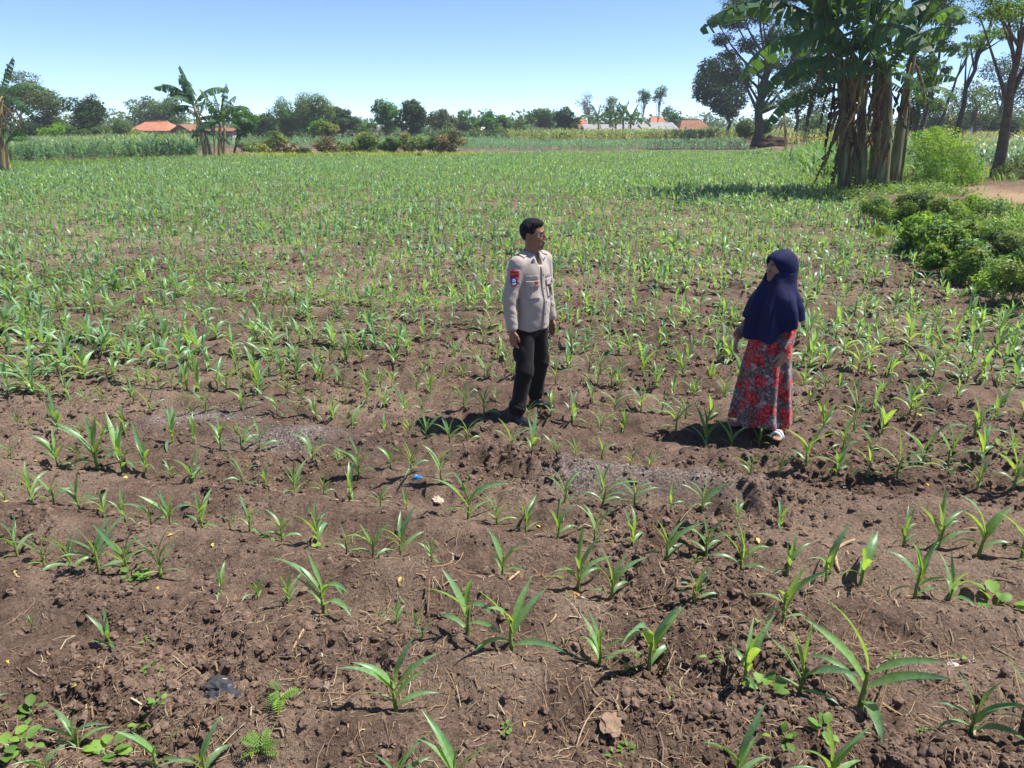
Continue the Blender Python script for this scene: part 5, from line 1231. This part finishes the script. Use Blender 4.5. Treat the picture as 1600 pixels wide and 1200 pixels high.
def decal(name, bvh, c, d, w, h, mat, parent, shape=None, off=.003, thick=.004, n=14, roll=0.0):
    """cloth piece laid on a garment: grid projected along -d onto it"""
    c, d = Vector(c), Vector(d).normalized(); up = Vector((0, 0, 1)); up = (up - d * up.dot(d)).normalized(); rt = up.cross(d)
    if roll: q = Matrix.Rotation(roll, 3, d); up = q @ up; rt = q @ rt
    m = max(3, int(n * h / w)) if h > w else n; k = n if h > w else max(3, int(n * w / h)); m = n if w >= h else m; 
    m = min(m, 60); k = min(k, 60)
    V, okk = [], []
    for j in range(m + 1):
        for i in range(k + 1):
            u, v = i / k - .5, j / m - .5
            if shape is not None: u, v = shape(u, v)
            p = c + rt * (u * w) + up * (v * h) + d * .25
            hit = bvh.ray_cast(p, -d, .6)
            V.append((hit[0] + hit[1] * off * .5 + d * off)[:] if hit[0] is not None else (p - d * .25)[:]); okk.append(hit[0] is not None)
    Fq = [[j * (k + 1) + i, j * (k + 1) + i + 1, (j + 1) * (k + 1) + i + 1, (j + 1) * (k + 1) + i] for j in range(m) for i in range(k)]
    Fq = [f for f in Fq if all(okk[x] for x in f)]
    if not Fq: return None
    o = obj(name, mesh_np(name, np.array(V), np.array(Fq), True, np.ones((len(V), 3))), mat, parent)
    sm = o.modifiers.new('thick', 'SOLIDIFY'); sm.thickness = thick; sm.offset = -1
    return o
def round_shape(u, v):
    a, b = u * 2, v * 2; return a * math.sqrt(max(0, 1 - b * b / 2)) / 2, b * math.sqrt(max(0, 1 - a * a / 2)) / 2
def shield_shape(u, v):
    t = v + .5; wv = 1.0 if t > .55 else math.sqrt(max(0, t / .55)) ; return u * max(wv, .02), v
def lettering(text, bvh, c, d, w, h, mat, parent):
    """printed words on a tape, each stroke following the cloth"""
    cu = bpy.data.curves.new('lettering', 'FONT'); cu.body = text; cu.size = 1.0; cu.align_x = 'CENTER'; cu.align_y = 'CENTER'
    o = bpy.data.objects.new('lettering', cu); COL.objects.link(o)
    bpy.context.view_layer.update()
    me = bpy.data.meshes.new_from_object(o.evaluated_get(bpy.context.evaluated_depsgraph_get())); bpy.data.objects.remove(o)
    xy = np.array([v.co[:2] for v in me.vertices]); ext = xy.max(0) - xy.min(0); xy = (xy - (xy.max(0) + xy.min(0)) / 2) / ext * [w, h]
    c, d = Vector(c), Vector(d).normalized(); up = Vector((0, 0, 1)); up = (up - d * up.dot(d)).normalized(); rt = up.cross(d)
    for v, (a, b) in zip(me.vertices, xy):
        p = c + rt * a + up * b + d * .25; hit = bvh.ray_cast(p, -d, .6)
        v.co = (hit[0] + d * .0062) if hit[0] is not None else p - d * .25
    for p in me.polygons: p.use_smooth = False
    me.name = 'lettering'
    return obj('lettering', me, mat, parent)
def skin_mat(name, c):
    m, nt, out = nodes(name); b = N(nt, 'ShaderNodeBsdfPrincipled'); b.inputs['Roughness'].default_value = .5
    b.inputs['Subsurface Weight'].default_value = .08; b.inputs['Subsurface Radius'].default_value = (.02, .008, .004); b.inputs['Specular IOR Level'].default_value = .4
    nt.links.new(ramp(nt, noise_tex(nt, 30), [(.3, [x * .88 for x in c]), (.7, [x * 1.1 for x in c])]), b.inputs['Base Color'])
    nt.links.new(b.outputs[0], out.inputs[0]); return m
M_SKIN = skin_mat('tan_skin', (.25, .125, .08)); M_SKIN2 = skin_mat('brown_skin', (.30, .165, .11))
M_HAIR = simple('black_hair', (.010, .009, .010), .6, .3, 80, .8, 260, .2)
M_EYE = simple('dark_eye', (.015, .012, .01), .25, .1); M_LIP = simple('lip', (.22, .09, .07), .5, .1); M_EYEW = simple('eye_white', (.6, .57, .53), .3, .05)
def cloth(name, c, rough=.85, weave=900, sheen=.25, var=.07):
    m, nt, out = nodes(name); b = N(nt, 'ShaderNodeBsdfPrincipled'); b.inputs['Roughness'].default_value = rough; b.inputs['Specular IOR Level'].default_value = .2; b.inputs['Sheen Weight'].default_value = sheen
    nt.links.new(ramp(nt, noise_tex(nt, 14), [(.3, [x * (1 - var) for x in c]), (.7, [x * (1 + var) for x in c])]), b.inputs['Base Color'])
    bp = N(nt, 'ShaderNodeBump'); bp.inputs['Strength'].default_value = .35; bp.inputs['Distance'].default_value = .006
    nt.links.new(noise_tex(nt, 28, 3), bp.inputs['Height']); nt.links.new(bp.outputs[0], b.inputs['Normal']); nt.links.new(b.outputs[0], out.inputs[0]); return m
M_SHIRT = cloth('tan_shirt', (.385, .325, .285)); M_TROU = cloth('black_trousers', (.012, .010, .011), .8, sheen=.05); M_BOOT = simple('black_leather', (.012, .012, .014), .35, .2, 30, .2, 80, .5)
M_RED = cloth('red_patch', (.42, .02, .03), .7); M_BLUE = cloth('blue_patch', (.03, .05, .30), .7); M_WHITE = cloth('white_thread', (.75, .75, .78), .7); M_INK = cloth('dark_thread', (.03, .03, .03), .8); M_GOLD = simple('badge_metal', (.65, .42, .25), .35, .2, 60, 0, 1, .5, .6); M_FOB = simple('dark_fob', (.05, .04, .035), .5, .1); M_BADGE = cloth('blue_badge', (.08, .22, .55), .5); M_YELC = cloth('yellow_cord', (.65, .5, .08), .7); M_TAPE = cloth('tan_tape', (.40, .335, .285))
def n3(x, y, z, s): return vn(x + z * .37, y - z * .61, s) * .6 + vn(y + 7 + x * .3, z, s + 1) * .6

# ---- the man
man = empty('person', (MAN_XY[0] + .02, MAN_XY[1], float(height(*MAN_XY)) - .005), math.radians(45), label='standing person in tan uniform shirt and black trousers, facing right', cat='person')
man.scale = (.91, .96, 1.0)
RF, LF = (-.228 + .0, -.070), (.195, .089)
HA = math.radians(27)
B = Solid((-.36, -.26, .05), (.36, .24, 1.73), .0052)
qh, rh, sh = head(B, HA)
B.cone((0, .01, 1.36), (0, 0, .95), .05, .045, .03).cone((-.13, .01, 1.34), (.13, .01, 1.34), .03, .03, .03)
armp = {}
for sg, ell_, wr in ((-1, (-.242, .035, 1.075), (-.262, -.015, .835)), (1, (.238, .040, 1.075), (.262, -.005, .845))):
    B.chain([(sg * .17, .01, 1.34), ell_, wr], [.034, .030, .027], .03)
    fw = (sg * .06, -.16, -.98)
    add_hand(B, wr, fw, (0, -1, .1), (-sg, 0, 0), 1.0, .55)
    ft = RF if sg < 0 else LF
    B.chain([(sg * .085, 0, .92), ((sg * .085 + ft[0]) / 2 + 0, (ft[1]) / 2 - .035, .49), (ft[0], ft[1] + .02, .09)], [.04, .034, .03], .03)
body = obj('body', B.mesh('person_body', 1), M_SKIN, man)
# hair
Hs = Solid((-.14, -.16, 1.45), (.14, .16, 1.74), .0045)
Hs.ell(qh((0, .012, 1.608)), (.080, .100, .096), .01, rh); Hs.ell(qh((0, -.025, 1.664)), (.060, .074, .034), .02, rh)
def hairline(X, Y, Z):
    ca, sa = math.cos(-HA), math.sin(-HA); x, y = X * ca - (Y - .005) * sa, X * sa + (Y - .005) * ca
    front = 1.640 - .10 * np.clip(np.abs(x) - .045, 0, 1)
    side = np.interp(y, [-.12, -.07, -.045, -.02, .0, .04, .12], [1.640, 1.640, 1.60, 1.545, 1.585, 1.535, 1.485])
    return (side - Z) * .8 + .006 * vn(x * 90, Z * 90 + y * 50, 5)
Hs.cut(hairline); Hs.warp(lambda X, Y, Z: .002 * n3(X * 120, Y * 120, Z * 60, 3))
obj('hair', Hs.mesh('person_hair', 1), M_HAIR, man)
for sg in (-1, 1):
    ey = spot('eye', qh((sg * .031, -.0965, 1.583)), (.0125, .006, .0055), M_EYEW, man, rh); spot('iris', (sg * -.001, -.004, 0), (.006, .004, .0056), M_EYE, ey)
    spot('eyebrow', qh((sg * .032, -.104, 1.604)), (.019, .006, .0042), M_HAIR, man, (0, sg * .12, HA))
spot('lips', qh((0, -.106, 1.508)), (.022, .008, .007), M_LIP, man, rh)
# shirt
T = Solid((-.37, -.22, .76), (.37, .22, 1.45), .007)
T.ell((0, .0, 1.235), (.185, .118, .21), .03).ell((0, -.025, 1.02), (.168, .128, .20), .05).ell((0, -.008, .86), (.178, .128, .16), .05).cone((-.135, .012, 1.36), (.135, .012, 1.36), .060, .060, .04)
T.cone((0, .01, 1.40), (0, .01, 1.36), .065, .09, .03)
for sg, e_, wr in ((-1, (-.246, .035, 1.075), (-.262, -.012, .862)), (1, (.242, .040, 1.075), (.262, -.002, .872))):
    T.chain([(sg * .172, .010, 1.352), e_], [.072, .063], .025); T.cone(e_, wr, .063, .050, .012)
def folds(X, Y, Z):
    arm = sstep(.19, .215, np.abs(X)); wr_ = np.abs(vn(Z * 26 + X * 14, Y * 16 + X * 6, 6)) - .3
    bel = (np.abs(vn(Z * 17 + X * 7, X * 5 + Y * 3, 8)) - .3) * (1 - sstep(1.08, 1.2, Z)) * (1 - arm)
    und = np.abs(vn(Z * 12 - np.abs(X) * 22, X * 4, 12)) * .5 * sstep(.10, .16, np.abs(X)) * (1 - arm)
    return -.006 * arm * wr_ - .0075 * bel - .004 * und + .002 * n3(X * 20, Y * 20, Z * 20, 9)
T.warp(folds)
T.cut(lambda X, Y, Z: np.where(np.abs(X) < .205, .805 + .012 * np.cos(X * 12) - Z, .5 * (.835 + .15 * 0 - Z)))
T.cone((0, .012, 1.36), (0, .0, 1.50), .058, .066, .006, True)
T.ell((0, -.075, 1.385), (.030, .06, .055), .008, None, True)
shirt = obj('shirt', T.mesh('person_shirt', 1), M_SHIRT, man)
bv = bvh_of(shirt)
FR = (0, -1, 0)
decal('placket', bv, (.012, -.1, 1.075), FR, .040, .53, M_SHIRT, shirt, off=.006, thick=.009, n=5)
for z in (1.27, 1.16, 1.05, .955, .87): 
    hit = bv.ray_cast(Vector((.012, -.5, z)), Vector((0, 1, 0)))
    if hit[0] is not None: spot('button', (.012, hit[0].y - .010, z), (.0075, .003, .0075), simple('button', (.16, .12, .09), .4, .1) if z == 1.27 else MAT['button'], shirt)
for sg in (-1, 1):
    dd = (sg * .42, -1, 0)
    pk = decal('pocket', bv, (sg * .100, -.1, 1.150), dd, .118, .135, M_SHIRT, shirt, off=.005, thick=.008, n=10)
    decal('flap', bv, (sg * .100, -.1, 1.205), dd, .124, .046, M_SHIRT, pk, (lambda u, v: (u, v - .12 * (1 - abs(u) * 2) * (v < 0))), off=.012, thick=.009, n=8)
    tp = decal('name_tape', bv, (sg * .100, -.1, 1.258), dd, .118, .024, M_TAPE, shirt, off=.004, thick=.003, n=6)
    lettering('AGL. TONO' if sg < 0 else 'POLRI', bv, (sg * .100, -.1, 1.258), dd, .092 if sg < 0 else .07, .014, M_INK, tp)
decal('breast_badge', bv, (-.072, -.1, 1.212), (-.42, -1, 0), .030, .032, M_RED, shirt, shield_shape, .019, .005, 8)
fob = decal('badge_fob', bv, (.105, -.1, 1.135), (.42, -1, 0), .044, .085, M_FOB, shirt, lambda u, v: (u * (1 if v > -.2 else max(.1, 1 - (-.2 - v) * 2.4)), v), .015, .004, 8)
decal('emblem', bv, (.105, -.1, 1.148), (.42, -1, 0), .030, .036, M_GOLD, fob, round_shape, .021, .004, 8)
AD = (-1, -.45, .05)
pt_ = decal('sleeve_patch', bv, (-.23, -.02, 1.292), AD, .072, .050, M_RED, shirt, lambda u, v: (u * (1 - .12 * v), v + .16 * u * u), .004, .004, 10)
sh_ = decal('sleeve_shield', bv, (-.235, -.02, 1.228), AD, .066, .078, M_RED, shirt, shield_shape, .004, .004, 10)
decal('shield_field', bv, (-.235, -.02, 1.231), AD, .052, .062, M_BLUE, sh_, shield_shape, .008, .003, 10)
decal('shield_trim', bv, (-.236, -.02, 1.213), AD, .034, .018, M_WHITE, sh_, lambda u, v: (u * (.45 + .55 * (v + .5)), v), .010, .003, 6)
decal('shield_emblem', bv, (-.235, -.02, 1.240), AD, .028, .026, M_WHITE, sh_, round_shape, .011, .003, 8)
lettering('JATIM', bv, (-.23, -.02, 1.292), AD, .05, .014, M_YELC, pt_)
for sg in (-1, 1):
    decal('epaulette', bv, (sg * .135, .012, 1.40), (sg * .35, -.10, 1), .10 * 1.0, .046, M_TAPE, shirt, None, .006, .006, 8, math.pi / 2 if False else 0.0)
    hit = bv.ray_cast(Vector((sg * .165, .01, 1.6)), Vector((0, 0, -1)))
    if hit[0] is not None: spot('rank_bar', hit[0] + Vector((0, 0, .010)), (.008, .020, .004), M_INK, shirt)
# collar: folded band with two points
mb = MB(); K = 28
prof = [(.062, .056), (.070, .055), (.100, .012), (.097, .002), (.068, .034)]
ring = []
for i in range(K + 1):
    th = math.radians(-62 + (304) * i / K) ; e_ = min(i, K - i) / K
    pt2 = 1 + (.55 * (1 - min(1, e_ / .12)))
    row_ = []
    for (r_, z_) in prof:
        low = z_ < .03
        rr_ = r_ * (1.0 + (.16 * (pt2 - 1) if low else 0)); zz = 1.388 + z_ - (.038 * (pt2 - 1) if low else .012 * (pt2 - 1)) + .012 * math.sin(th) * 1.0
        row_.append((rr_ * math.cos(th) * 1.0, .010 + rr_ * math.sin(th) * 1.02 * 1.0, zz))
    ring.append(row_)
ring = np.array(ring); m_ = len(prof); V = ring.reshape(-1, 3)
Fq = np.array([[i * m_ + j, i * m_ + j + 1, (i + 1) * m_ + j + 1, (i + 1) * m_ + j] for i in range(K) for j in range(m_ - 1)])
col_ = obj('collar', mesh_np('person_collar', V, Fq, True, np.ones((len(V), 3))), M_SHIRT, shirt)
sm = col_.modifiers.new('thick', 'SOLIDIFY'); sm.thickness = .005; sm.offset = 0
for sg in (-1, 1):
    pz = spot('collar_badge', (sg * .070, -.080, 1.385), (.014, .005, .018), M_BADGE, shirt, (.45, 0, sg * .75)); spot('badge_centre', (0, -.003, 0), (.006, .003, .009), M_WHITE, pz)
# trousers
Q = Solid((-.34, -.20, .07), (.34, .24, .93), .0065)
Q.ell((0, 0, .86), (.160, .118, .13), .03)
for sg, ft in ((-1, RF), (1, LF)):
    kn = ((sg * .085 + ft[0]) / 2 + sg * .004, ft[1] / 2 - .035, .49); an = (ft[0], ft[1] + .025, .135)
    Q.chain([(sg * .082, .005, .83), kn, an], [.096, .076, .066], .03); Q.ell((ft[0], ft[1] + .025, .175), (.074, .080, .050), .025)
    tc_ = np.array([sg * .082, .005, .83]) * .45 + np.array(kn) * .55
    Q.ell(tc_ + np.array([sg * .062, .01, -.02]), (.036, .07, .085), .012)
def tfold(X, Y, Z):
    kn_ = np.exp(-((Z - .47) / .10) ** 2) + np.exp(-((Z - .17) / .08) ** 2) * 1.3 + .5 * np.exp(-((Z - .78) / .08) ** 2)
    return -.008 * kn_ * (np.abs(vn(Z * 24 + X * 12, Y * 10 + X * 5, 16)) - .3) + .0025 * n3(X * 18, Y * 18, Z * 10, 17)
Q.warp(tfold); Q.cut(lambda X, Y, Z: np.maximum(.105 - Z, Z - .885))
tro = obj('trousers', Q.mesh('person_trousers', 1), M_TROU, man)
for sg, ft in ((-1, RF), (1, LF)):
    Bt = Solid((ft[0] - .12, ft[1] - .26, -.02), (ft[0] + .12, ft[1] + .14, .18), .006)
    to = sg * .22
    tip = np.array([ft[0] + math.sin(to) * .15, ft[1] - math.cos(to) * .15])
    Bt.cone((ft[0], ft[1] + .045, .045), (ft[0] + math.sin(to) * .06, ft[1] - .06, .045), .046, .048, .02); Bt.cone((ft[0] + math.sin(to) * .06, ft[1] - .06, .045), (tip[0], tip[1], .040), .048, .040, .02)
    Bt.cone((ft[0], ft[1] + .03, .06), (ft[0], ft[1] + .02, .16), .050, .050, .03)
    Bt.cut(lambda X, Y, Z: .006 - Z)
    bo = obj('boot', Bt.mesh('person_boot', 1), M_BOOT, man)
    mb = MB(); th = np.linspace(0, math.tau, 25)[:-1]
    ou = np.array([[ft[0] + math.sin(to) * (.05 - .135 * math.cos(t)) * 1 + math.cos(to) * .052 * math.sin(t) * (1 - .12 * (math.cos(t) < -.2)), ft[1] + .0 - .05 * math.cos(to) + math.cos(to) * .148 * math.cos(t), 0] for t in th])
    ou[:, 0] = ft[0] + math.sin(to) * -(ou[:, 1] - ft[1]) + .054 * np.sin(th)
    mb.add(np.concatenate([ou + [0, 0, -.012], ou + [0, 0, .020]]), [np.array([[i, (i + 1) % 24, 24 + (i + 1) % 24, 24 + i] for i in range(24)]), np.array([list(range(24, 48))])])
    obj('sole', mb.mesh('boot_sole', False), simple('rubber_sole', (.02, .02, .02), .8, .2) if sg < 0 else MAT['rubber_sole'], bo)

# ---- the woman
wom = empty('person', (WOMAN_XY[0] - .01, WOMAN_XY[1], float(height(*WOMAN_XY)) - .005), math.radians(-45), label='standing person in navy headscarf and red-grey flowered dress, facing left', cat='person')
wom.scale = (.975, .975, .975)
WA = math.radians(-26); DZ = -.225
B = Solid((-.34, -.36, -.02), (.34, .24, 1.53), .0055)
qw, rw, sw = head(B, WA, DZ, .95, 1.14)
B.cone((0, .01, 1.13), (0, 0, .7), .045, .045, .03).cone((-.10, .01, 1.10), (.10, .01, 1.10), .03, .03, .03)
WR = {-1: (-.205, -.165, .775), 1: (.180, -.130, .730)}
EL = {-1: (-.155, .010, .93), 1: (.152, .0, .92)}
for sg in (-1, 1):
    B.chain([(sg * .105, .01, 1.10), EL[sg], WR[sg]], [.028, .028, .024], .03)
    add_hand(B, WR[sg], (sg * .02, -.38, -.9), (-sg * .35, -.9, .3), (-sg, .2, -.1), .88, .7)
FT = {-1: (-.10, -.02), 1: (.19, -.045)}
for sg in (-1, 1):
    ft = FT[sg]; to = sg * .35
    B.chain([(sg * .08, 0, .72), (sg * .10, 0, .4), (ft[0], ft[1] + .05, .06)], [.035, .03, .03], .03)
    B.cone((ft[0], ft[1] + .05, .045), (ft[0] + math.sin(to) * .10, ft[1] - .10, .030), .032, .026, .02)
    for q_, l_ in ((-.026, .045), (-.012, .05), (.002, .05), (.015, .045), (.027, .038)):
        a_ = np.array([ft[0] + math.sin(to) * .11 + q_, ft[1] - .11, .022]); B.cone(a_, a_ + np.array([math.sin(to) * l_, -l_, -.004]), .011, .0085, .004)
obj('body', B.mesh('person_body', 1), M_SKIN2, wom)
for sg in (-1, 1):
    ey = spot('eye', qw((sg * .031, -.0965, 1.583)), (.012, .006, .005), M_EYEW, wom, rw); spot('iris', (0, -.004, 0), (.006, .004, .005), M_EYE, ey)
    spot('eyebrow', qw((sg * .032, -.105, 1.603)), (.018, .005, .003), M_HAIR, wom, (0, sg * .12, WA))
spot('lips', qw((0, -.106, 1.508)), (.021, .007, .0065), simple('rose_lip', (.32, .11, .10), .5, .1), wom, rw)
def floral():
    m, nt, out = nodes('floral_cloth'); b = N(nt, 'ShaderNodeBsdfPrincipled'); b.inputs['Roughness'].default_value = .75; b.inputs['Specular IOR Level'].default_value = .2; b.inputs['Sheen Weight'].default_value = .15
    tc = N(nt, 'ShaderNodeTexCoord')
    def vec(dist, nscale):
        n_ = N(nt, 'ShaderNodeTexNoise'); n_.inputs['Scale'].default_value = nscale; n_.inputs['Detail'].default_value = 2; nt.links.new(tc.outputs['Object'], n_.inputs['Vector'])
        s_ = N(nt, 'ShaderNodeVectorMath', operation='SUBTRACT'); s_.inputs[1].default_value = (.5, .5, .5); nt.links.new(n_.outputs['Color'], s_.inputs[0])
        k_ = N(nt, 'ShaderNodeVectorMath', operation='SCALE'); k_.inputs['Scale'].default_value = dist; nt.links.new(s_.outputs[0], k_.inputs[0])
        a_ = N(nt, 'ShaderNodeVectorMath', operation='ADD'); nt.links.new(tc.outputs['Object'], a_.inputs[0]); nt.links.new(k_.outputs[0], a_.inputs[1]); return a_.outputs[0]
    def vor(scale, v, off=0):
        t = N(nt, 'ShaderNodeTexVoronoi'); t.inputs['Scale'].default_value = scale
        if off:
            a_ = N(nt, 'ShaderNodeVectorMath', operation='ADD'); a_.inputs[1].default_value = (off, off * .7, off * 1.3); nt.links.new(v, a_.inputs[0]); v = a_.outputs[0]
        nt.links.new(v, t.inputs['Vector']); return t
    v1 = vec(.07, 22); v2 = vec(.05, 34)
    base = ramp(nt, noise_tex(nt, 40, 4), [(.35, (.06, .032, .032)), (.6, (.17, .11, .105)), (.72, (.30, .215, .20))])
    small = vor(34, v2); c = mixc(nt, ramp(nt, small.outputs['Distance'], [(.18, (1, 1, 1)), (.34, (0, 0, 0))]), base, (.34, .27, .27))
    wf = vor(11, v1, 3.1); pet = vor(42, v2, 1.7)
    petc = ramp(nt, pet.outputs['Distance'], [(.1, (.55, .48, .47)), (.5, (.25, .20, .20)), (.7, (.10, .08, .085))])
    c = mixc(nt, ramp(nt, wf.outputs['Distance'], [(.36, (1, 1, 1)), (.46, (0, 0, 0))]), c, petc)
    rf_ = vor(8.5, v1); redc = ramp(nt, pet.outputs['Distance'], [(.1, (.68, .14, .12)), (.45, (.50, .045, .05)), (.7, (.22, .012, .025))])
    c = mixc(nt, ramp(nt, rf_.outputs['Distance'], [(.44, (1, 1, 1)), (.52, (0, 0, 0))]), c, redc)
    nt.links.new(c, b.inputs['Base Color']); nt.links.new(b.outputs[0], out.inputs[0]); return m
M_FLORAL = floral()
Dr = Solid((-.34, -.34, .01), (.34, .30, 1.24), .008)
zs = [0, .07, .35, .62, .80, 1.0, 1.12, 1.20]; rxs = [.250, .246, .212, .184, .160, .155, .145, .10]; rys = [.225, .222, .195, .172, .145, .130, .115, .08]
def dress(X, Y, Z):
    th = np.arctan2(Y, X); rx_, ry_ = np.interp(Z, zs, rxs), np.interp(Z, zs, rys)
    pl = (1 - sstep(.25, .85, Z)) * (.020 * np.cos(7 * th + 1.2 * vn(Z * 3, 0 * Z, 3) + .6) + .012 * np.cos(13 * th + 2 + Z * 2)) + .004 * vn(th * 6, Z * 9, 5)
    return (np.hypot(X / rx_, Y / ry_) - 1) * np.minimum(rx_, ry_) * .85 - pl * .8
Dr.put(dress, (-.34, -.34, -.1), (.34, .30, 1.20), .01)
for sg in (-1, 1): Dr.chain([(sg * .115, .01, 1.11), EL[sg], tuple(np.array(WR[sg]) + [0, .012, .018])], [.046, .050, .042], .02)
Dr.warp(lambda X, Y, Z: -.006 * (np.abs(vn(Z * 22 + X * 10, Y * 14, 26)) - .3) * sstep(.17, .2, np.abs(X)))
Dr.cut(lambda X, Y, Z: (.062 + .012 * np.sin(5 * np.arctan2(Y, X)) - Z))
obj('dress', Dr.mesh('person_dress', 1), M_FLORAL, wom)
M_NAVY = cloth('navy_cloth', (.007, .009, .050), .8, sheen=.03, var=.15)
Hj = Solid((-.36, -.32, .70), (.36, .32, 1.52), .0062)
zs2 = [.70, .82, .95, 1.05, 1.13, 1.19, 1.24, 1.30]; rx2 = [.222, .220, .215, .206, .180, .138, .104, .085]; ry2 = [.190, .188, .178, .164, .146, .125, .104, .085]
def drape(X, Y, Z):
    y0 = -.02 + .02 * (Z - .9); th = np.arctan2(Y - y0, X); rx_, ry_ = np.interp(Z, zs2, rx2), np.interp(Z, zs2, ry2)
    lo = 1 - sstep(.92, 1.24, Z)
    pl = lo * (.022 * np.cos(7 * th + .8 + 2 * Z) + .022 * (np.abs(np.cos(5 * th + 1.3 - 3 * Z)) - .5)) + .006 * np.cos(4 * th + 9 * Z) * sstep(1.05, 1.2, Z) + .003 * n3(X * 14, Y * 14, Z * 9, 7)
    return (np.hypot(X / rx_, (Y - y0) / ry_) - 1) * np.minimum(rx_, ry_) * .8 - pl
Hj.put(drape, (-.36, -.30, .70), (.36, .30, 1.27), .01)
Hj.ell(qw((0, .018, 1.607)), (.098, .118, .108), .03, rw); Hj.ell(qw((0, .045, 1.52)), (.092, .085, .12), .05, rw); Hj.ell(qw((0, -.055, 1.635)), (.072, .060, .050), .03, rw)
Hj.cone(qw((0, -.03, 1.47)), qw((0, .0, 1.40)), .072, .10, .05); Hj.cone(qw((0, .055, 1.56)), (0, .060, 1.02), .080, .125, .06)
Hj.ell(qw((0, -.135, 1.552)), (.061, .112, .093), .010, rw, True)
def hem(X, Y, Z):
    th = np.arctan2(X, -Y); a = np.abs(th)
    hz = np.interp(a, [0, .5, 1.0, 1.5, 2.2, 3.15], [.775, .80, .885, .955, .93, .86]) + .012 * np.cos(6 * th)
    return (hz - Z) * .8
Hj.cut(hem)
obj('headscarf', Hj.mesh('person_headscarf', 1), M_NAVY, wom)
for sg in (-1, 1):
    ft = FT[sg]; to = sg * .35; mb = MB(); th = np.linspace(0, math.tau, 25)[:-1]
    yy = .125 * np.cos(th) - .035; ou = np.stack([ft[0] - math.sin(to) * yy + .046 * np.sin(th), ft[1] + yy, 0 * yy], 1)
    mb.add(np.concatenate([ou + [0, 0, -.012], ou + [0, 0, .012]]), [np.array([[i, (i + 1) % 24, 24 + (i + 1) % 24, 24 + i] for i in range(24)]), np.array([list(range(24, 48))])])
    sd_ = obj('sandal', mb.mesh('sandal_sole', False), MAT['rubber_sole'], wom)
    mb = MB(); c_ = np.array([ft[0] + math.sin(to) * .075, ft[1] - .075, .0])
    mb.tube([c_ + np.array([math.cos(t) * .046, 0, .005 + math.sin(t) * .058]) for t in np.linspace(0, math.pi, 11)], .010, 6); mb.tube([c_ + np.array([math.cos(t) * .044, -.03, .005 + math.sin(t) * .050]) for t in np.linspace(0, math.pi, 11)], .010, 6)
    obj('strap', mb.mesh('sandal_strap'), simple('white_strap', (.75, .75, .78), .5, .05) if sg < 0 else MAT['white_strap'], sd_)
# ------------------------------------------------------------------ hazy air
m, nt, out = nodes('haze')
pv = N(nt, 'ShaderNodeVolumePrincipled'); pv.inputs['Color'].default_value = (.80, .88, 1.0, 1); pv.inputs['Density'].default_value = .00055; pv.inputs['Anisotropy'].default_value = .0
nt.links.new(pv.outputs[0], out.inputs['Volume'])
mb = MB(); mb.box((0, 165, 14.0), (840, 400, 31)); tag(obj('haze', mb.mesh('haze', False), m), 'thin pale haze in the air over the whole field', 'haze', kind='stuff')
